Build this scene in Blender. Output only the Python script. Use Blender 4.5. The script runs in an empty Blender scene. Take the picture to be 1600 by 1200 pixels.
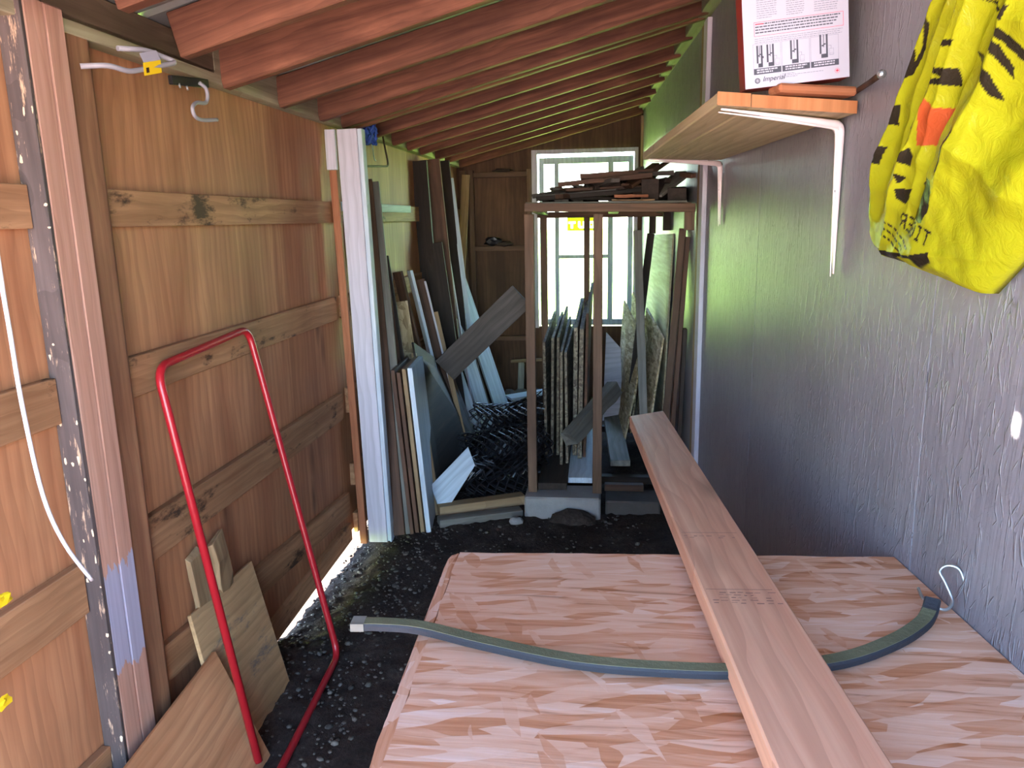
import bpy, bmesh, math, random
import numpy as np
from mathutils import Vector, Matrix
random.seed(7); rng = np.random.default_rng(7)
S = bpy.context.scene
COL = S.collection
V = Vector
# ------------------------------------------------------------------ camera, sky, sun, exposure
cam = bpy.data.objects.new('camera', bpy.data.cameras.new('camera')); COL.objects.link(cam); S.camera = cam
cam.data.sensor_width = 36; cam.data.lens = 27.0; cam.data.clip_start = 0.02
_r, _u, _b = V((.9923, .1211, -.0191)), V((-.0070, .2099, .9777)), V((.1234, -.9703, .2092))
cam.matrix_world = Matrix(((_r.x, _u.x, _b.x, 0), (_r.y, _u.y, _b.y, 0), (_r.z, _u.z, _b.z, 1.5), (0, 0, 0, 1)))
W = bpy.data.worlds.new('sky'); S.world = W; W.use_nodes = True
wn = W.node_tree; bg = wn.nodes['Background']
sky = wn.nodes.new('ShaderNodeTexSky'); sky.sky_type = 'NISHITA'; sky.sun_disc = False
sky.sun_elevation = math.radians(42); sky.sun_rotation = math.radians(275); sky.air_density = 1.0; sky.dust_density = .3; sky.ozone_density = 2.5
wn.links.new(sky.outputs[0], bg.inputs[0]); bg.inputs[1].default_value = 1.25
sun = bpy.data.objects.new('sun', bpy.data.lights.new('sun', 'SUN')); COL.objects.link(sun)
sun.data.energy = 65.0; sun.data.angle = math.radians(.53); sun.data.color = (1, .95, .86)
SUND = V((1, .05, -.9)).normalized()
sun.rotation_euler = SUND.to_track_quat('-Z', 'Y').to_euler()
S.view_settings.view_transform = 'Standard'; S.view_settings.look = 'None'
S.view_settings.gamma = 1; S.view_settings.use_curve_mapping = False
S.view_settings.exposure = 1.75
S.cycles.max_bounces = 10; S.cycles.diffuse_bounces = 7; S.cycles.sample_clamp_indirect = 12; S.cycles.caustics_reflective = False; S.cycles.caustics_refractive = False

# ------------------------------------------------------------------ helpers
def RW(y): return .6135 - .0533 * y           # inner face of the right wall
RN = V((-.9986, -.0532, 0))                   # its normal, into the room
def H(x, y):                                  # height of the dirt floor
    d = min(max((-.92 - x) / .26, 0), 1)
    return -.05 * d * d * (3 - 2 * d) * min(max((3.75 - y) / .3, 0), 1) * min(max((y - 2.38) / .2, 0), 1) + .006 * math.sin(5 * x + 3 * y) * math.sin(7 * y)

def tag(o, label=None, cat=None, group=None, kind=None):
    for k, v in (('label', label), ('category', cat), ('group', group), ('kind', kind)):
        if v: o[k] = v
    return o
def world(o):
    m = o.matrix_basis.copy()
    if o.parent: m = world(o.parent) @ o.matrix_parent_inverse @ m
    return m
def adopt(o, p):
    if p is not None:
        o.parent = p; o.matrix_parent_inverse = world(p).inverted()
    return o
def empty(name, loc, label=None, cat=None, group=None, kind=None, parent=None):
    o = bpy.data.objects.new(name, None); COL.objects.link(o); o.location = loc; o.empty_display_size = .05
    adopt(o, parent); return tag(o, label, cat, group, kind)
def link(name, me, mat, parent=None, mw=None):
    o = bpy.data.objects.new(name, me); COL.objects.link(o)
    if mat is not None: me.materials.append(mat)
    if mw is not None: o.matrix_basis = mw
    return adopt(o, parent)
def frame(o, x, side):
    x = V(x).normalized(); z = x.cross(V(side)).normalized(); y = z.cross(x)
    return Matrix(((x.x, y.x, z.x, o[0]), (x.y, y.y, z.y, o[1]), (x.z, y.z, z.z, o[2]), (0, 0, 0, 1)))
def bev(bm, w, seg=1):
    if w: bmesh.ops.bevel(bm, geom=[e for e in bm.edges if e.is_boundary or e.calc_face_angle(0) > .6], offset=w, segments=seg, affect='EDGES', clamp_overlap=True)
def board(name, c0, c1, w, t, side, mat, parent=None, b=.002, bend=0, seg=1, twist=0, rough=0):
    """sawn board: centre line c0-c1, width w along side, thickness t; grain runs along local X"""
    c0, c1 = V(c0), V(c1); L = (c1 - c0).length
    bm = bmesh.new()
    n = max(seg, 6 if (bend or twist or rough) else seg)
    ring = []
    for i in range(n + 1):
        f = i / n; x = L * f; k = bend * 4 * f * (1 - f); a = twist * (f - .5)
        r = []
        for sy, sz in ((-1, -1), (1, -1), (1, 1), (-1, 1)):
            y, z = sy * w / 2, sz * t / 2
            y += random.uniform(-rough, rough); z += random.uniform(-rough, rough)
            xx = x + (random.uniform(-rough, rough) * 3 if i in (0, n) else 0)
            r.append(bm.verts.new((xx, y * math.cos(a) - z * math.sin(a), y * math.sin(a) + z * math.cos(a) + k)))
        ring.append(r)
    for i in range(n):
        for j in range(4):
            bm.faces.new((ring[i][j], ring[i][(j + 1) % 4], ring[i + 1][(j + 1) % 4], ring[i + 1][j]))
    bm.faces.new(ring[0][::-1]); bm.faces.new(ring[-1])
    bmesh.ops.recalc_face_normals(bm, faces=bm.faces)
    bev(bm, min(b, t * .3))
    me = bpy.data.meshes.new(name); bm.to_mesh(me); bm.free()
    return link(name, me, mat, parent, frame(c0, c1 - c0, side))
def prism(name, pts, off, mat, parent=None, b=.0015):
    """polygon (world points) pushed out by a thickness vector; grain along the first edge"""
    pts = [V(p) for p in pts]; off = V(off)
    M = frame(pts[0], pts[1] - pts[0], pts[-1] - pts[0]); Mi = M.inverted()
    bm = bmesh.new()
    A = [bm.verts.new(Mi @ p) for p in pts]; B = [bm.verts.new(Mi @ (p + off)) for p in pts]
    n = len(A); bm.faces.new(A[::-1]); bm.faces.new(B)
    for i in range(n): bm.faces.new((A[i], A[(i + 1) % n], B[(i + 1) % n], B[i]))
    bmesh.ops.recalc_face_normals(bm, faces=bm.faces); bev(bm, b)
    me = bpy.data.meshes.new(name); bm.to_mesh(me); bm.free()
    return link(name, me, mat, parent, M)
def fillet(pts, r, n=6):
    pts = [V(p) for p in pts]; out = [pts[0]]
    for i in range(1, len(pts) - 1):
        a, p, c = pts[i - 1], pts[i], pts[i + 1]
        d1 = (a - p); d2 = (c - p); q = min(r, d1.length * .49, d2.length * .49)
        s, e = p + d1.normalized() * q, p + d2.normalized() * q
        for k in range(n + 1):
            f = k / n; out.append(s * (1 - f) ** 2 + p * 2 * f * (1 - f) + e * f * f)
    out.append(pts[-1]); return out
def sweep(name, pts, prof, mat, parent=None, up=None, smooth=True, scale=None):
    """profile (list of (u,v)) swept along points; up keeps the profile's v axis near that direction"""
    pts = [V(p) for p in pts]; o0 = pts[0].copy(); bm = bmesh.new(); rings = []
    prev = None
    for i, p in enumerate(pts):
        t = (pts[min(i + 1, len(pts) - 1)] - pts[max(i - 1, 0)]).normalized()
        if up is not None: u = t.cross(V(up)).normalized()
        elif prev is None: u = t.orthogonal().normalized()
        else: u = (prev - t * prev.dot(t)).normalized()
        prev = u; v = u.cross(t); k = scale[i] if scale else 1
        rings.append([bm.verts.new(p - o0 + u * a * k + v * c * k) for a, c in prof])
    n = len(prof)
    for i in range(len(rings) - 1):
        for j in range(n): bm.faces.new((rings[i][j], rings[i][(j + 1) % n], rings[i + 1][(j + 1) % n], rings[i + 1][j]))
    bm.faces.new(rings[0][::-1]); bm.faces.new(rings[-1])
    bmesh.ops.recalc_face_normals(bm, faces=bm.faces)
    if smooth:
        for f in bm.faces: f.smooth = len(f.verts) == 4
    me = bpy.data.meshes.new(name); bm.to_mesh(me); bm.free()
    return link(name, me, mat, parent, Matrix.Translation(o0))
def circ(r, n=10): return [(r * math.cos(2 * math.pi * i / n), r * math.sin(2 * math.pi * i / n)) for i in range(n)]
def tube(name, pts, r, mat, parent=None, n=10, scale=None): return sweep(name, pts, circ(r, n), mat, parent, scale=scale)
def meshnp(name, verts, faces, mat, parent=None, smooth=False):
    me = bpy.data.meshes.new(name); me.from_pydata([tuple(v) for v in verts], [], [tuple(f) for f in faces])
    if smooth: me.polygons.foreach_set('use_smooth', [True] * len(me.polygons))
    me.update(); return link(name, me, mat, parent)
def lump(name, c, s, mat, parent=None, seed=0, sub=2, amp=.25):
    bm = bmesh.new(); bmesh.ops.create_icosphere(bm, subdivisions=sub, radius=1); r = random.Random(seed)
    for v in bm.verts:
        k = 1 + r.uniform(-amp, amp); v.co = V((v.co.x * s[0] * k, v.co.y * s[1] * k, v.co.z * s[2] * k))
    me = bpy.data.meshes.new(name); bm.to_mesh(me); bm.free()
    return link(name, me, mat, parent, Matrix.Translation(V(c)))

# ------------------------------------------------------------------ materials
class NT:
    def __init__(s, name):
        s.m = bpy.data.materials.new(name); s.m.use_nodes = True; s.t = s.m.node_tree; s.n = s.t.nodes
        s.p = s.n['Principled BSDF']; s.co = s.n.new('ShaderNodeTexCoord').outputs['Object']
        s.oi = s.n.new('ShaderNodeObjectInfo').outputs['Random']
    def set(s, k, v):
        if isinstance(v, bpy.types.NodeSocket): s.t.links.new(v, s.p.inputs[k])
        else: s.p.inputs[k].default_value = v
    def _in(s, sock, v):
        if isinstance(v, bpy.types.NodeSocket): s.t.links.new(v, sock)
        elif isinstance(v, (tuple, list)) and len(v) == 3 and sock.type == 'RGBA': sock.default_value = (*v, 1)
        else: sock.default_value = v
    def math(s, op, a, b=0.0, c=None, clamp=False):
        n = s.n.new('ShaderNodeMath'); n.operation = op; n.use_clamp = clamp; s._in(n.inputs[0], a); s._in(n.inputs[1], b)
        if c is not None: s._in(n.inputs[2], c)
        return n.outputs[0]
    def vm(s, op, a, b):
        n = s.n.new('ShaderNodeVectorMath'); n.operation = op; s._in(n.inputs[0], a); s._in(n.inputs[1], b); return n.outputs[0]
    def rnd(s, co=None):     # coordinates shifted by a per-object amount
        c = s.n.new('ShaderNodeCombineXYZ')
        for i, k in enumerate((71., 37., 53.)): s._in(c.inputs[i], s.math('MULTIPLY', s.oi, k))
        return s.vm('ADD', co or s.co, c.outputs[0])
    def turn(s, v, rot):
        n = s.n.new('ShaderNodeMapping'); s._in(n.inputs[0], v); n.inputs['Rotation'].default_value = rot; return n.outputs[0]
    def mapp(s, v, scale=(1, 1, 1), rot=(0, 0, 0), loc=(0, 0, 0)):
        if any(rot): v = s.turn(v, rot)      # turn first, then stretch
        n = s.n.new('ShaderNodeMapping'); s._in(n.inputs[0], v); n.inputs['Scale'].default_value = scale; n.inputs['Location'].default_value = loc
        return n.outputs[0]
    def noise(s, v, scale=1., detail=4., rough=.55, dist=0., out=0):
        n = s.n.new('ShaderNodeTexNoise'); s._in(n.inputs['Vector'], v); n.inputs['Scale'].default_value = scale; n.inputs['Detail'].default_value = detail
        n.inputs['Roughness'].default_value = rough; n.inputs['Distortion'].default_value = dist; return n.outputs[out]
    def voro(s, v, scale=1., feature='F1', rand=1., out='Color'):
        n = s.n.new('ShaderNodeTexVoronoi'); n.feature = feature; s._in(n.inputs['Vector'], v); n.inputs['Scale'].default_value = scale; n.inputs['Randomness'].default_value = rand
        return n.outputs[out]
    def ramp(s, f, stops, interp='LINEAR'):
        n = s.n.new('ShaderNodeValToRGB'); s._in(n.inputs[0], f); e = n.color_ramp.elements; n.color_ramp.interpolation = interp
        while len(e) < len(stops): e.new(.5)
        for i, (p, c) in enumerate(stops):
            e[i].position = p; e[i].color = (c, c, c, 1) if isinstance(c, (int, float)) else (*c, 1)
        return n.outputs[0]
    def mix(s, f, a, b, mode='MIX'):
        n = s.n.new('ShaderNodeMix'); n.data_type = 'RGBA'; n.blend_type = mode
        s._in(n.inputs[0], f); s._in(n.inputs[6], a); s._in(n.inputs[7], b); return n.outputs[2]
    def sep(s, v):
        n = s.n.new('ShaderNodeSeparateXYZ'); s._in(n.inputs[0], v); return n.outputs
    def vary(s, col, amt=.2):
        n = s.n.new('ShaderNodeHueSaturation'); s._in(n.inputs['Color'], col)
        s._in(n.inputs['Value'], s.math('MULTIPLY_ADD', s.oi, amt * 2, 1 - amt)); return n.outputs[0]
    def bump(s, h, strength=.3, dist=.002):
        n = s.n.new('ShaderNodeBump'); s._in(n.inputs['Height'], h); n.inputs['Strength'].default_value = strength; n.inputs['Distance'].default_value = dist
        s.set('Normal', n.outputs[0])
def C(h):   # sRGB hex -> linear
    r = [int(h[i:i + 2], 16) / 255 for i in (0, 2, 4)]
    return tuple(x / 12.92 if x < .04045 else ((x + .055) / 1.055) ** 2.4 for x in r)
def dk(c, k): return tuple(x * k for x in c)

def wood(name, a, b, rough=.7, stretch=.7, cross=8., fine=70., knots=0., blotch=.3, var=.15, dirt=None, dsc=(3.5, 9, 9), bump=.25, paint=None, spec=.3, cath=.35):
    n = NT(name); co = n.rnd()
    f1 = n.noise(n.mapp(co, (stretch, cross, cross)), 1., 5., .6, 1.6)
    col = n.ramp(f1, [(.3, a), (.5, tuple((x + y) / 2 for x, y in zip(a, b))), (.68, b)])
    f2 = n.noise(n.mapp(co, (1.2, fine, fine)), 1., 3., .6)
    col = n.mix(n.ramp(f2, [(.35, .32), (.6, 0.)]), col, dk(a, .6))
    f3 = n.noise(co, 2.3, 4., .6)
    col = n.mix(n.ramp(f3, [(.38, blotch), (.62, 0.)]), col, dk(a, .4))
    if cath:   # cathedral figure of rotary or flat sawn faces
        wv = n.n.new('ShaderNodeTexWave'); wv.wave_type = 'BANDS'; wv.bands_direction = 'Y'; wv.wave_profile = 'SAW'
        n._in(wv.inputs['Vector'], n.mapp(co, (.55, 1., 1.))); wv.inputs['Scale'].default_value = 9.; wv.inputs['Distortion'].default_value = 9.; wv.inputs['Detail'].default_value = 2.; wv.inputs['Detail Scale'].default_value = .55
        col = n.mix(n.math('MULTIPLY', n.ramp(wv.outputs[1], [(.45, 0.), (1., 1.)]), cath), col, dk(a, .62))
    if knots:
        d = n.voro(n.mapp(co, (1.6, 5., 5.)), 1., out='Distance')
        col = n.mix(n.ramp(d, [(.03, knots), (.10, knots * .5), (.17, 0.)]), col, dk(a, .28))
    if dirt:
        f4 = n.noise(n.mapp(co, dsc), 1., 6., .7)
        col = n.mix(n.ramp(f4, [(.58, 0.), (.66, .9)]), col, dirt)
    if paint:   # paint patch on the lower end (local x), ragged edge
        pc, x0, x1 = paint
        x = n.math('ADD', n.sep(n.co)[0], n.math('MULTIPLY', n.noise(n.mapp(co, (9, 60, 60)), 1., 4.), .12))
        m = n.math('MULTIPLY', n.math('GREATER_THAN', x, x0), n.math('LESS_THAN', x, x1))
        col = n.mix(m, col, n.mix(n.ramp(f2, [(.4, .35), (.6, 0.)]), pc, dk(pc, .6)))
    n.set('Base Color', n.vary(col, var)); n.set('Roughness', rough); n.set('Specular IOR Level', spec)
    n.bump(n.math('ADD', f2, n.math('MULTIPLY', f1, .5)), bump, .002)
    return n.m
def osb(name, cols, sx=6., sy=24., rough=.75, var=.06, bump=.4, painted=None, bd=.003, spec=.3):
    """pressed strands: three layers of long flakes, each flake its own tone and tilt"""
    n = NT(name); co = n.rnd(); wq = n.noise(co, 3., 2., .5, out=1)
    w = n.vm('ADD', co, n.vm('MULTIPLY', wq, (.05, .05, .05)))
    def layer(rot, kx, ky, off):
        v = n.mapp(w, (kx, ky, ky), (0, 0, rot), (off, off * .7, 0))
        c = n.sep(n.voro(v, 1.)); return c
    A = layer(.05, sx, sy, 0.); B = layer(-.20, sx * 1.2, sy * 1.1, 3.1); Cc = layer(1.15, sx * 1.6, sy * 1.0, 7.7)
    t = n.mix(n.math('GREATER_THAN', B[1], .5), A[0], B[0]); t = n.mix(.35, t, n.noise(n.mapp(w, (3, 16, 16)), 1., 4., .6))
    t = n.mix(n.math('GREATER_THAN', Cc[1], .87), t, n.math('MULTIPLY_ADD', Cc[0], .4, .25))
    t1 = n.n.new('ShaderNodeRGBToBW'); n._in(t1.inputs[0], t); t1 = t1.outputs[0]
    st = n.noise(n.mapp(w, (2.5, 75, 75), (0, 0, .08)), 1., 4., .6)
    g = n.math('ADD', t1, n.math('MULTIPLY', n.math('SUBTRACT', st, .5), .9))
    k = len(cols) - 1
    col = n.ramp(g, [(i / k, c) for i, c in enumerate(cols)])
    col = n.mix(n.ramp(st, [(.27, .55), (.4, 0.)]), col, dk(cols[0], .5))
    if painted:
        f3 = n.noise(co, 1.6, 5., .65)
        col = n.mix(.82, col, n.mix(n.ramp(f3, [(.35, 0.), (.7, 1.)]), dk(painted, .8), dk(painted, 1.12)))
        sc = n.noise(n.mapp(co, (14, 14, 14)), 1., 6., .7)
        col = n.mix(n.ramp(sc, [(.66, 0.), (.74, .6)]), col, (.05, .045, .04))
    n.set('Base Color', n.vary(col, var)); n.set('Roughness', rough); n.set('Specular IOR Level', spec)
    hgt = n.math('ADD', n.math('MULTIPLY', t1, 1.0), n.math('MULTIPLY', st, .55))
    if painted:   # raised flake edges under the paint
        for rot, kk, th in ((.05, (13, 120, 120), .60), (-.35, (16, 110, 110), .64), (.55, (18, 120, 120), .66)):
            rg = n.noise(n.mapp(w, kk, (0, 0, rot)), 1., 2., .5)
            hgt = n.math('ADD', hgt, n.math('MULTIPLY', n.ramp(rg, [(th, 0.), (th + .06, 1.)]), 1.1))
    n.bump(hgt, bump, bd)
    return n.m
def plain(name, c, rough=.5, metal=0., noise=.15, spec=.5, bump=0.):
    n = NT(name); co = n.rnd(); f = n.noise(co, 9., 5., .65)
    n.set('Base Color', n.mix(n.ramp(f, [(.35, noise), (.65, 0.)]), c, dk(c, .5))); n.set('Roughness', rough); n.set('Metallic', metal); n.set('Specular IOR Level', spec)
    if bump: n.bump(n.noise(co, 60., 5., .7), bump, .004)
    return n.m

m_ply = wood('fir plywood', C('A66B4A'), C('D29A70'), stretch=.45, cross=4., fine=38., knots=.75, blotch=.22, var=.08, rough=.62)
m_girt = wood('pine girt', C('9A6C4A'), C('C4966E'), stretch=.8, cross=14., blotch=.3, dirt=C('2E2018'), rough=.7)
m_raft = wood('old red rafter', C('5A3426'), C('9E6A50'), stretch=1., cross=10., knots=.6, blotch=.45, var=.14, rough=.7)
m_header = wood('grey brown header', C('5B4A3A'), C('8A7660'), blotch=.4)
m_plate = wood('bare plate', C('8E8468'), C('B9B296'), blotch=.2)
m_postpink = wood('pinkish stud', C('BE8A74'), C('DEB09C'), stretch=.5, cross=16., blotch=.12, knots=.5, paint=(C('B5B0C4'), .57, .83))
m_postbrown = wood('brown stud', C('80553F'), C('AC7E5C'), blotch=.3)
m_postdark = wood('weathered dark stud', C('4B4140'), C('6C5E5A'), blotch=.3, dirt=C('C4A488'), dsc=(11, 70, 70), var=.03)
m_white = wood('white painted board', C('C6C2CC'), C('DAD6E0'), blotch=.12, fine=40., dirt=None, var=.05)
m_bluewhite = wood('pale painted board', C('BCCAD6'), C('D8E2EA'), blotch=.12, var=.08)
m_orange = wood('orange strip', C('96583A'), C('B87C58'), blotch=.2)
m_brown = wood('brown old board', C('4A352A'), C('765541'), blotch=.4, var=.25)
m_dark = wood('dark old board', C('28201C'), C('46372D'), blotch=.4, var=.2)
m_grey = wood('weathered grey board', C('6E6960'), C('9A958A'), blotch=.3, var=.2)
m_greydark = wood('grey brown board', C('4A4440'), C('6A625C'), blotch=.3, var=.1)
m_tan = wood('tan lumber', C('8F7252'), C('BDA07A'), blotch=.25, var=.15)
m_rack = wood('rack lumber', C('5C4535'), C('80644F'), blotch=.35, var=.1)
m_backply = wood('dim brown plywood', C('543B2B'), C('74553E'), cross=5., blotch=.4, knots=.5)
m_shelf = wood('shelf plank', C('BCA680'), C('DCCAA6'), blotch=.15)
m_plank = wood('new spruce plank', C('CC8A6C'), C('E6B293'), stretch=.5, cross=14., fine=60., knots=.5, blotch=.06, rough=.55)
m_ply2 = wood('pale plywood offcut', C('A8835A'), C('D0AA7C'), stretch=.5, cross=5., blotch=.3, dirt=C('6B6560'), var=.06)
m_osb = osb('bare strand board', [C('A8663E'), C('C88A66'), C('D8A588'), C('DEB299'), C('E6C6B6')], 8., 52.)
m_osbraw = osb('strand board offcut', [C('6E5A40'), C('A08A66'), C('C8B48E'), C('DCCFB0')], 12., 40.)
m_osbgrey = osb('grey painted strand board', [C('6E6A6E'), C('8A868A'), C('A6A2A6')], 9., 34., rough=.42, bump=.7, painted=C('827D84'), bd=.004, spec=.5)
m_dirt = None
m_sheetedge = osb('shaded strand board', [C('463B31'), C('64574A'), C('867A66'), C('A89C84')], 14., 60.)  # darkened strand board: weak light on the sheets is put into the colour
m_metal = plain('galvanised sheet', C('9A9C98'), .45, .6, .25)
m_steel = plain('zinc wire', C('B8BEC2'), .35, .9, .1)
m_rust = plain('rusty steel', C('4C3528'), .6, .5, .4)
m_black = plain('black plastic', C('15151A'), .32, 0, .1)
m_blackmetal = plain('black metal', C('1A1818'), .5, .3, .2)
m_red = plain('red enamel', C('A81E28'), .3, 0, .25)
m_bracket = plain('white enamel', C('E6D6D6'), .35, 0, .1)
m_greyrub = plain('grey vinyl', C('96939A'), .5)
m_conc = plain('concrete', C('9A9694'), .9, 0, .35, .2, .6)
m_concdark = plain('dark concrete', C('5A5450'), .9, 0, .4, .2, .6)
m_blue = plain('blue cord', C('2C4FA8'), .6, 0, .3)
m_cord = plain('white cord', C('D8D4DC'), .4, 0, .05)
m_dust = plain('olive dust', C('66654E'), .9, 0, .5, .2, .6)
m_rubtop = plain('dusty rubber', C('25272E'), .7, 0, .4, .4, .4)
m_paper = plain('white printed card', C('A9A7B4'), .45, 0, .03)
m_redcard = plain('red card', C('8E2A24'), .5, 0, .35)
m_ink = plain('grey ink', C('70707E'), .6, 0, 0)
m_inkdark = plain('dark ink', C('3C3C48'), .6, 0, 0)
m_inkred = plain('red ink', C('C8384C'), .6, 0, 0)
m_stamp = plain('stamp ink', C('7E5A50'), .7, 0, 0)
m_tagyel = plain('yellow tag', C('E8C41C'), .5, 0, .05)
m_flake = plain('paint flake', C('D8C2A4'), .7)
m_pebble = NT('pebbles'); m_pebble.set('Base Color', m_pebble.ramp(m_pebble.noise(m_pebble.co, 26., 2.), [(.3, C('302B28')), (.5, C('4E4842')), (.7, C('716A62'))])); m_pebble.set('Roughness', .8); m_pebble = m_pebble.m
def ground_mat(name, stops, scale=3., bump=.6):
    n = NT(name); f = n.noise(n.co, scale, 8., .7); g = n.noise(n.co, scale * 14, 5., .7)
    n.set('Base Color', n.mix(n.ramp(g, [(.35, .5), (.6, 0.)]), n.ramp(f, stops), dk(stops[0][1], .5))); n.set('Roughness', .95); n.set('Specular IOR Level', .2)
    n.bump(n.math('ADD', f, n.math('MULTIPLY', g, .3)), bump, .02); return n.m
m_dirt = ground_mat('damp dirt', [(.3, C('2A2320')), (.55, C('453A34')), (.75, C('5E534B'))], 5., .9)
m_lawn = ground_mat('sunlit lawn', [(.3, C('86B048')), (.6, C('A6CA60')), (.8, C('C0D884'))], 1.5)
m_drive = ground_mat('pinkish gravel', [(.3, C('8E7A76')), (.6, C('A89490')), (.8, C('BCABA6'))], 2.)  # unseen ground behind the camera, made pink for its warm bounce light
def glass_mat():
    n = NT('window glass'); t = n.t
    tr = n.n.new('ShaderNodeBsdfTransparent'); gl = n.n.new('ShaderNodeBsdfGlossy'); gl.inputs['Roughness'].default_value = .02
    mx = n.n.new('ShaderNodeMixShader'); mx.inputs[0].default_value = .06; tr.inputs[0].default_value = (.93, .96, .95, 1)
    t.links.new(tr.outputs[0], mx.inputs[1]); t.links.new(gl.outputs[0], mx.inputs[2]); t.links.new(mx.outputs[0], n.n['Material Output'].inputs[0]); return n.m
m_glass = glass_mat()
def translucent(name, col, rough=.35, amt=.45, attr=None, bump=0):
    n = NT(name); c = col
    if attr:
        a = n.n.new('ShaderNodeAttribute'); a.attribute_name = attr; c = a.outputs['Color']
    n.set('Base Color', c if attr else (*col, 1)); n.set('Roughness', rough)
    if bump: n.bump(n.noise(n.mapp(n.co, (1, 1, 1)), 38., 5., .62, 1.6), bump, .012)
    tl = n.n.new('ShaderNodeBsdfTranslucent'); n._in(tl.inputs[0], c)
    mx = n.n.new('ShaderNodeMixShader'); mx.inputs[0].default_value = amt
    n.t.links.new(n.p.outputs[0], mx.inputs[1]); n.t.links.new(tl.outputs[0], mx.inputs[2]); n.t.links.new(mx.outputs[0], n.n['Material Output'].inputs[0]); return n.m
m_bag = translucent('printed yellow film', None, .25, .35, 'print', .3)
m_sign = translucent('yellow sign film', (.20, .20, .004), .5, .5)
m_signw = translucent('white sign letters', C('F4F4E8'), .5, .5)

# ------------------------------------------------------------------ ground, floor
def plane(name, x0, x1, y0, y1, z, mat, kind='structure'):
    return tag(meshnp(name, [(x0, y0, z), (x1, y0, z), (x1, y1, z), (x0, y1, z)], [(0, 1, 2, 3)], mat), kind=kind)
tag(plane('ground', -90, 90, -8, 120, -.12, m_lawn), 'sunlit pale lawn around the shed')
tag(plane('path', -90, 90, -90, -8.0, -.12, m_drive), 'unseen pinkish gravel yard in front of the shed, added for warm bounce')
tag(plane('path', -14, 14, -8, -.75, -.10, m_drive), 'unseen pinkish gravel apron at the shed opening, added for warm bounce')
nx, ny = 90, 300; vs = []; fs = []
for j in range(ny + 1):
    for i in range(nx + 1):
        x = -1.34 + 2.05 * i / nx; y = -.8 + 7.4 * j / ny
        vs.append((x, y, H(x, y) + rng.normal() * .0035 + .004 * math.sin(23 * x + 5 * math.sin(9 * y)) * math.sin(19 * y)))
for j in range(ny):
    for i in range(nx):
        a = j * (nx + 1) + i; fs.append((a, a + 1, a + nx + 2, a + nx + 1))
floor = tag(meshnp('floor', vs, fs, m_dirt, smooth=True), 'dark dirt floor with stones', kind='structure')
ico = [V(v) for v in ((0, -.53, .85), (0, .53, .85), (0, -.53, -.85), (0, .53, -.85), (.85, 0, .53), (-.85, 0, .53), (.85, 0, -.53), (-.85, 0, -.53), (.53, .85, 0), (-.53, .85, 0), (.53, -.85, 0), (-.53, -.85, 0))]
icf = [(0, 4, 1), (0, 1, 5), (1, 4, 8), (1, 8, 9), (1, 9, 5), (4, 6, 8), (8, 6, 3), (8, 3, 9), (9, 3, 7), (9, 7, 5), (5, 7, 11), (5, 11, 0), (0, 11, 10), (0, 10, 4), (4, 10, 6), (6, 10, 2), (6, 2, 3), (3, 2, 7), (7, 2, 11), (11, 2, 10)]
vs = []; fs = []
for k in range(2600):
    y = 1.2 + 2.9 * random.random() ** .9; x = random.uniform(-1.22, .2) if random.random() < .45 else random.uniform(-1.22, -.75)
    r = random.choice((.003, .004, .004, .005, .006, .006, .009)) * random.uniform(.7, 1.3); z = H(x, y) + r * .2
    b = len(vs); a = random.uniform(0, 6.3); ca, sa = math.cos(a), math.sin(a); sx, sy, sz = r * random.uniform(.8, 1.5), r, r * random.uniform(.45, .8)
    for v in ico: vs.append((x + ca * v.x * sx - sa * v.y * sy, y + sa * v.x * sx + ca * v.y * sy, z + v.z * sz))
    fs += [(b + f[0], b + f[1], b + f[2]) for f in icf]
tag(meshnp('gravel', vs, fs, m_pebble, smooth=True), 'loose grey gravel strewn over the dirt floor', 'gravel', kind='stuff')

# ------------------------------------------------------------------ left wall
wl = empty('wall_left', (-1.25, 3, 0), 'left wall of fir plywood on wooden girts', kind='structure')
ys = [-.45, .42, 1.64, 2.86, 4.08, 5.3, 6.5]
for a, b_ in zip(ys, ys[1:]):
    zb = .05 if a > 3.2 else .02
    board('plywood_panel', (-1.25, (a + b_) / 2, zb), (-1.25, (a + b_) / 2, 1.97), b_ - a + .0005, .012, (0, 1, 0), m_ply, wl, b=.001)
def girt(y0, z0, y1, z1, w, m=m_girt): return board('girt', (-1.232, y0, z0), (-1.232, y1, z1), w, .024, (0, 0, 1), m, wl, bend=random.uniform(-.002, .002))
for y0, y1 in ((-.45, 1.54), (1.78, 3.36), (3.45, 6.42)):
    girt(y0, 1.547, y1, 1.547, .092); girt(y0, 1.118, y1, 1.122, .105); girt(y0, .672, y1, .667, .125)
    girt(y0, .30, y1, .185 if y1 < 4 else .25, .11)
girt(1.78, -.01, 3.36, .043, .09); girt(3.45, .05, 6.42, .05, .1); girt(-.45, .02, 1.54, .02, .1)
board('girt', (-1.215, 3.50, 1.575), (-1.215, 4.75, 1.575), .042, .012, (0, 0, 1), m_bluewhite, wl)
for a, b_ in ((-.45, 3.4), (3.4, 6.5)): board('top_plate', (-1.225, a, 1.945), (-1.225, b_, 1.945), .04, .062, (0, 0, 1), m_plate, wl)
for a, b_ in ((-.45, 1.0), (1.0, 2.36), (2.362, 4.2), (4.2, 6.5)): board('header_board', (-1.205, a, 1.992), (-1.205, b_, 1.992), .08, .022, (0, 0, 1), m_header if b_ < 2.4 else m_plate, wl)  # far lengths paler: green light on the header is put into the colour
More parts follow.
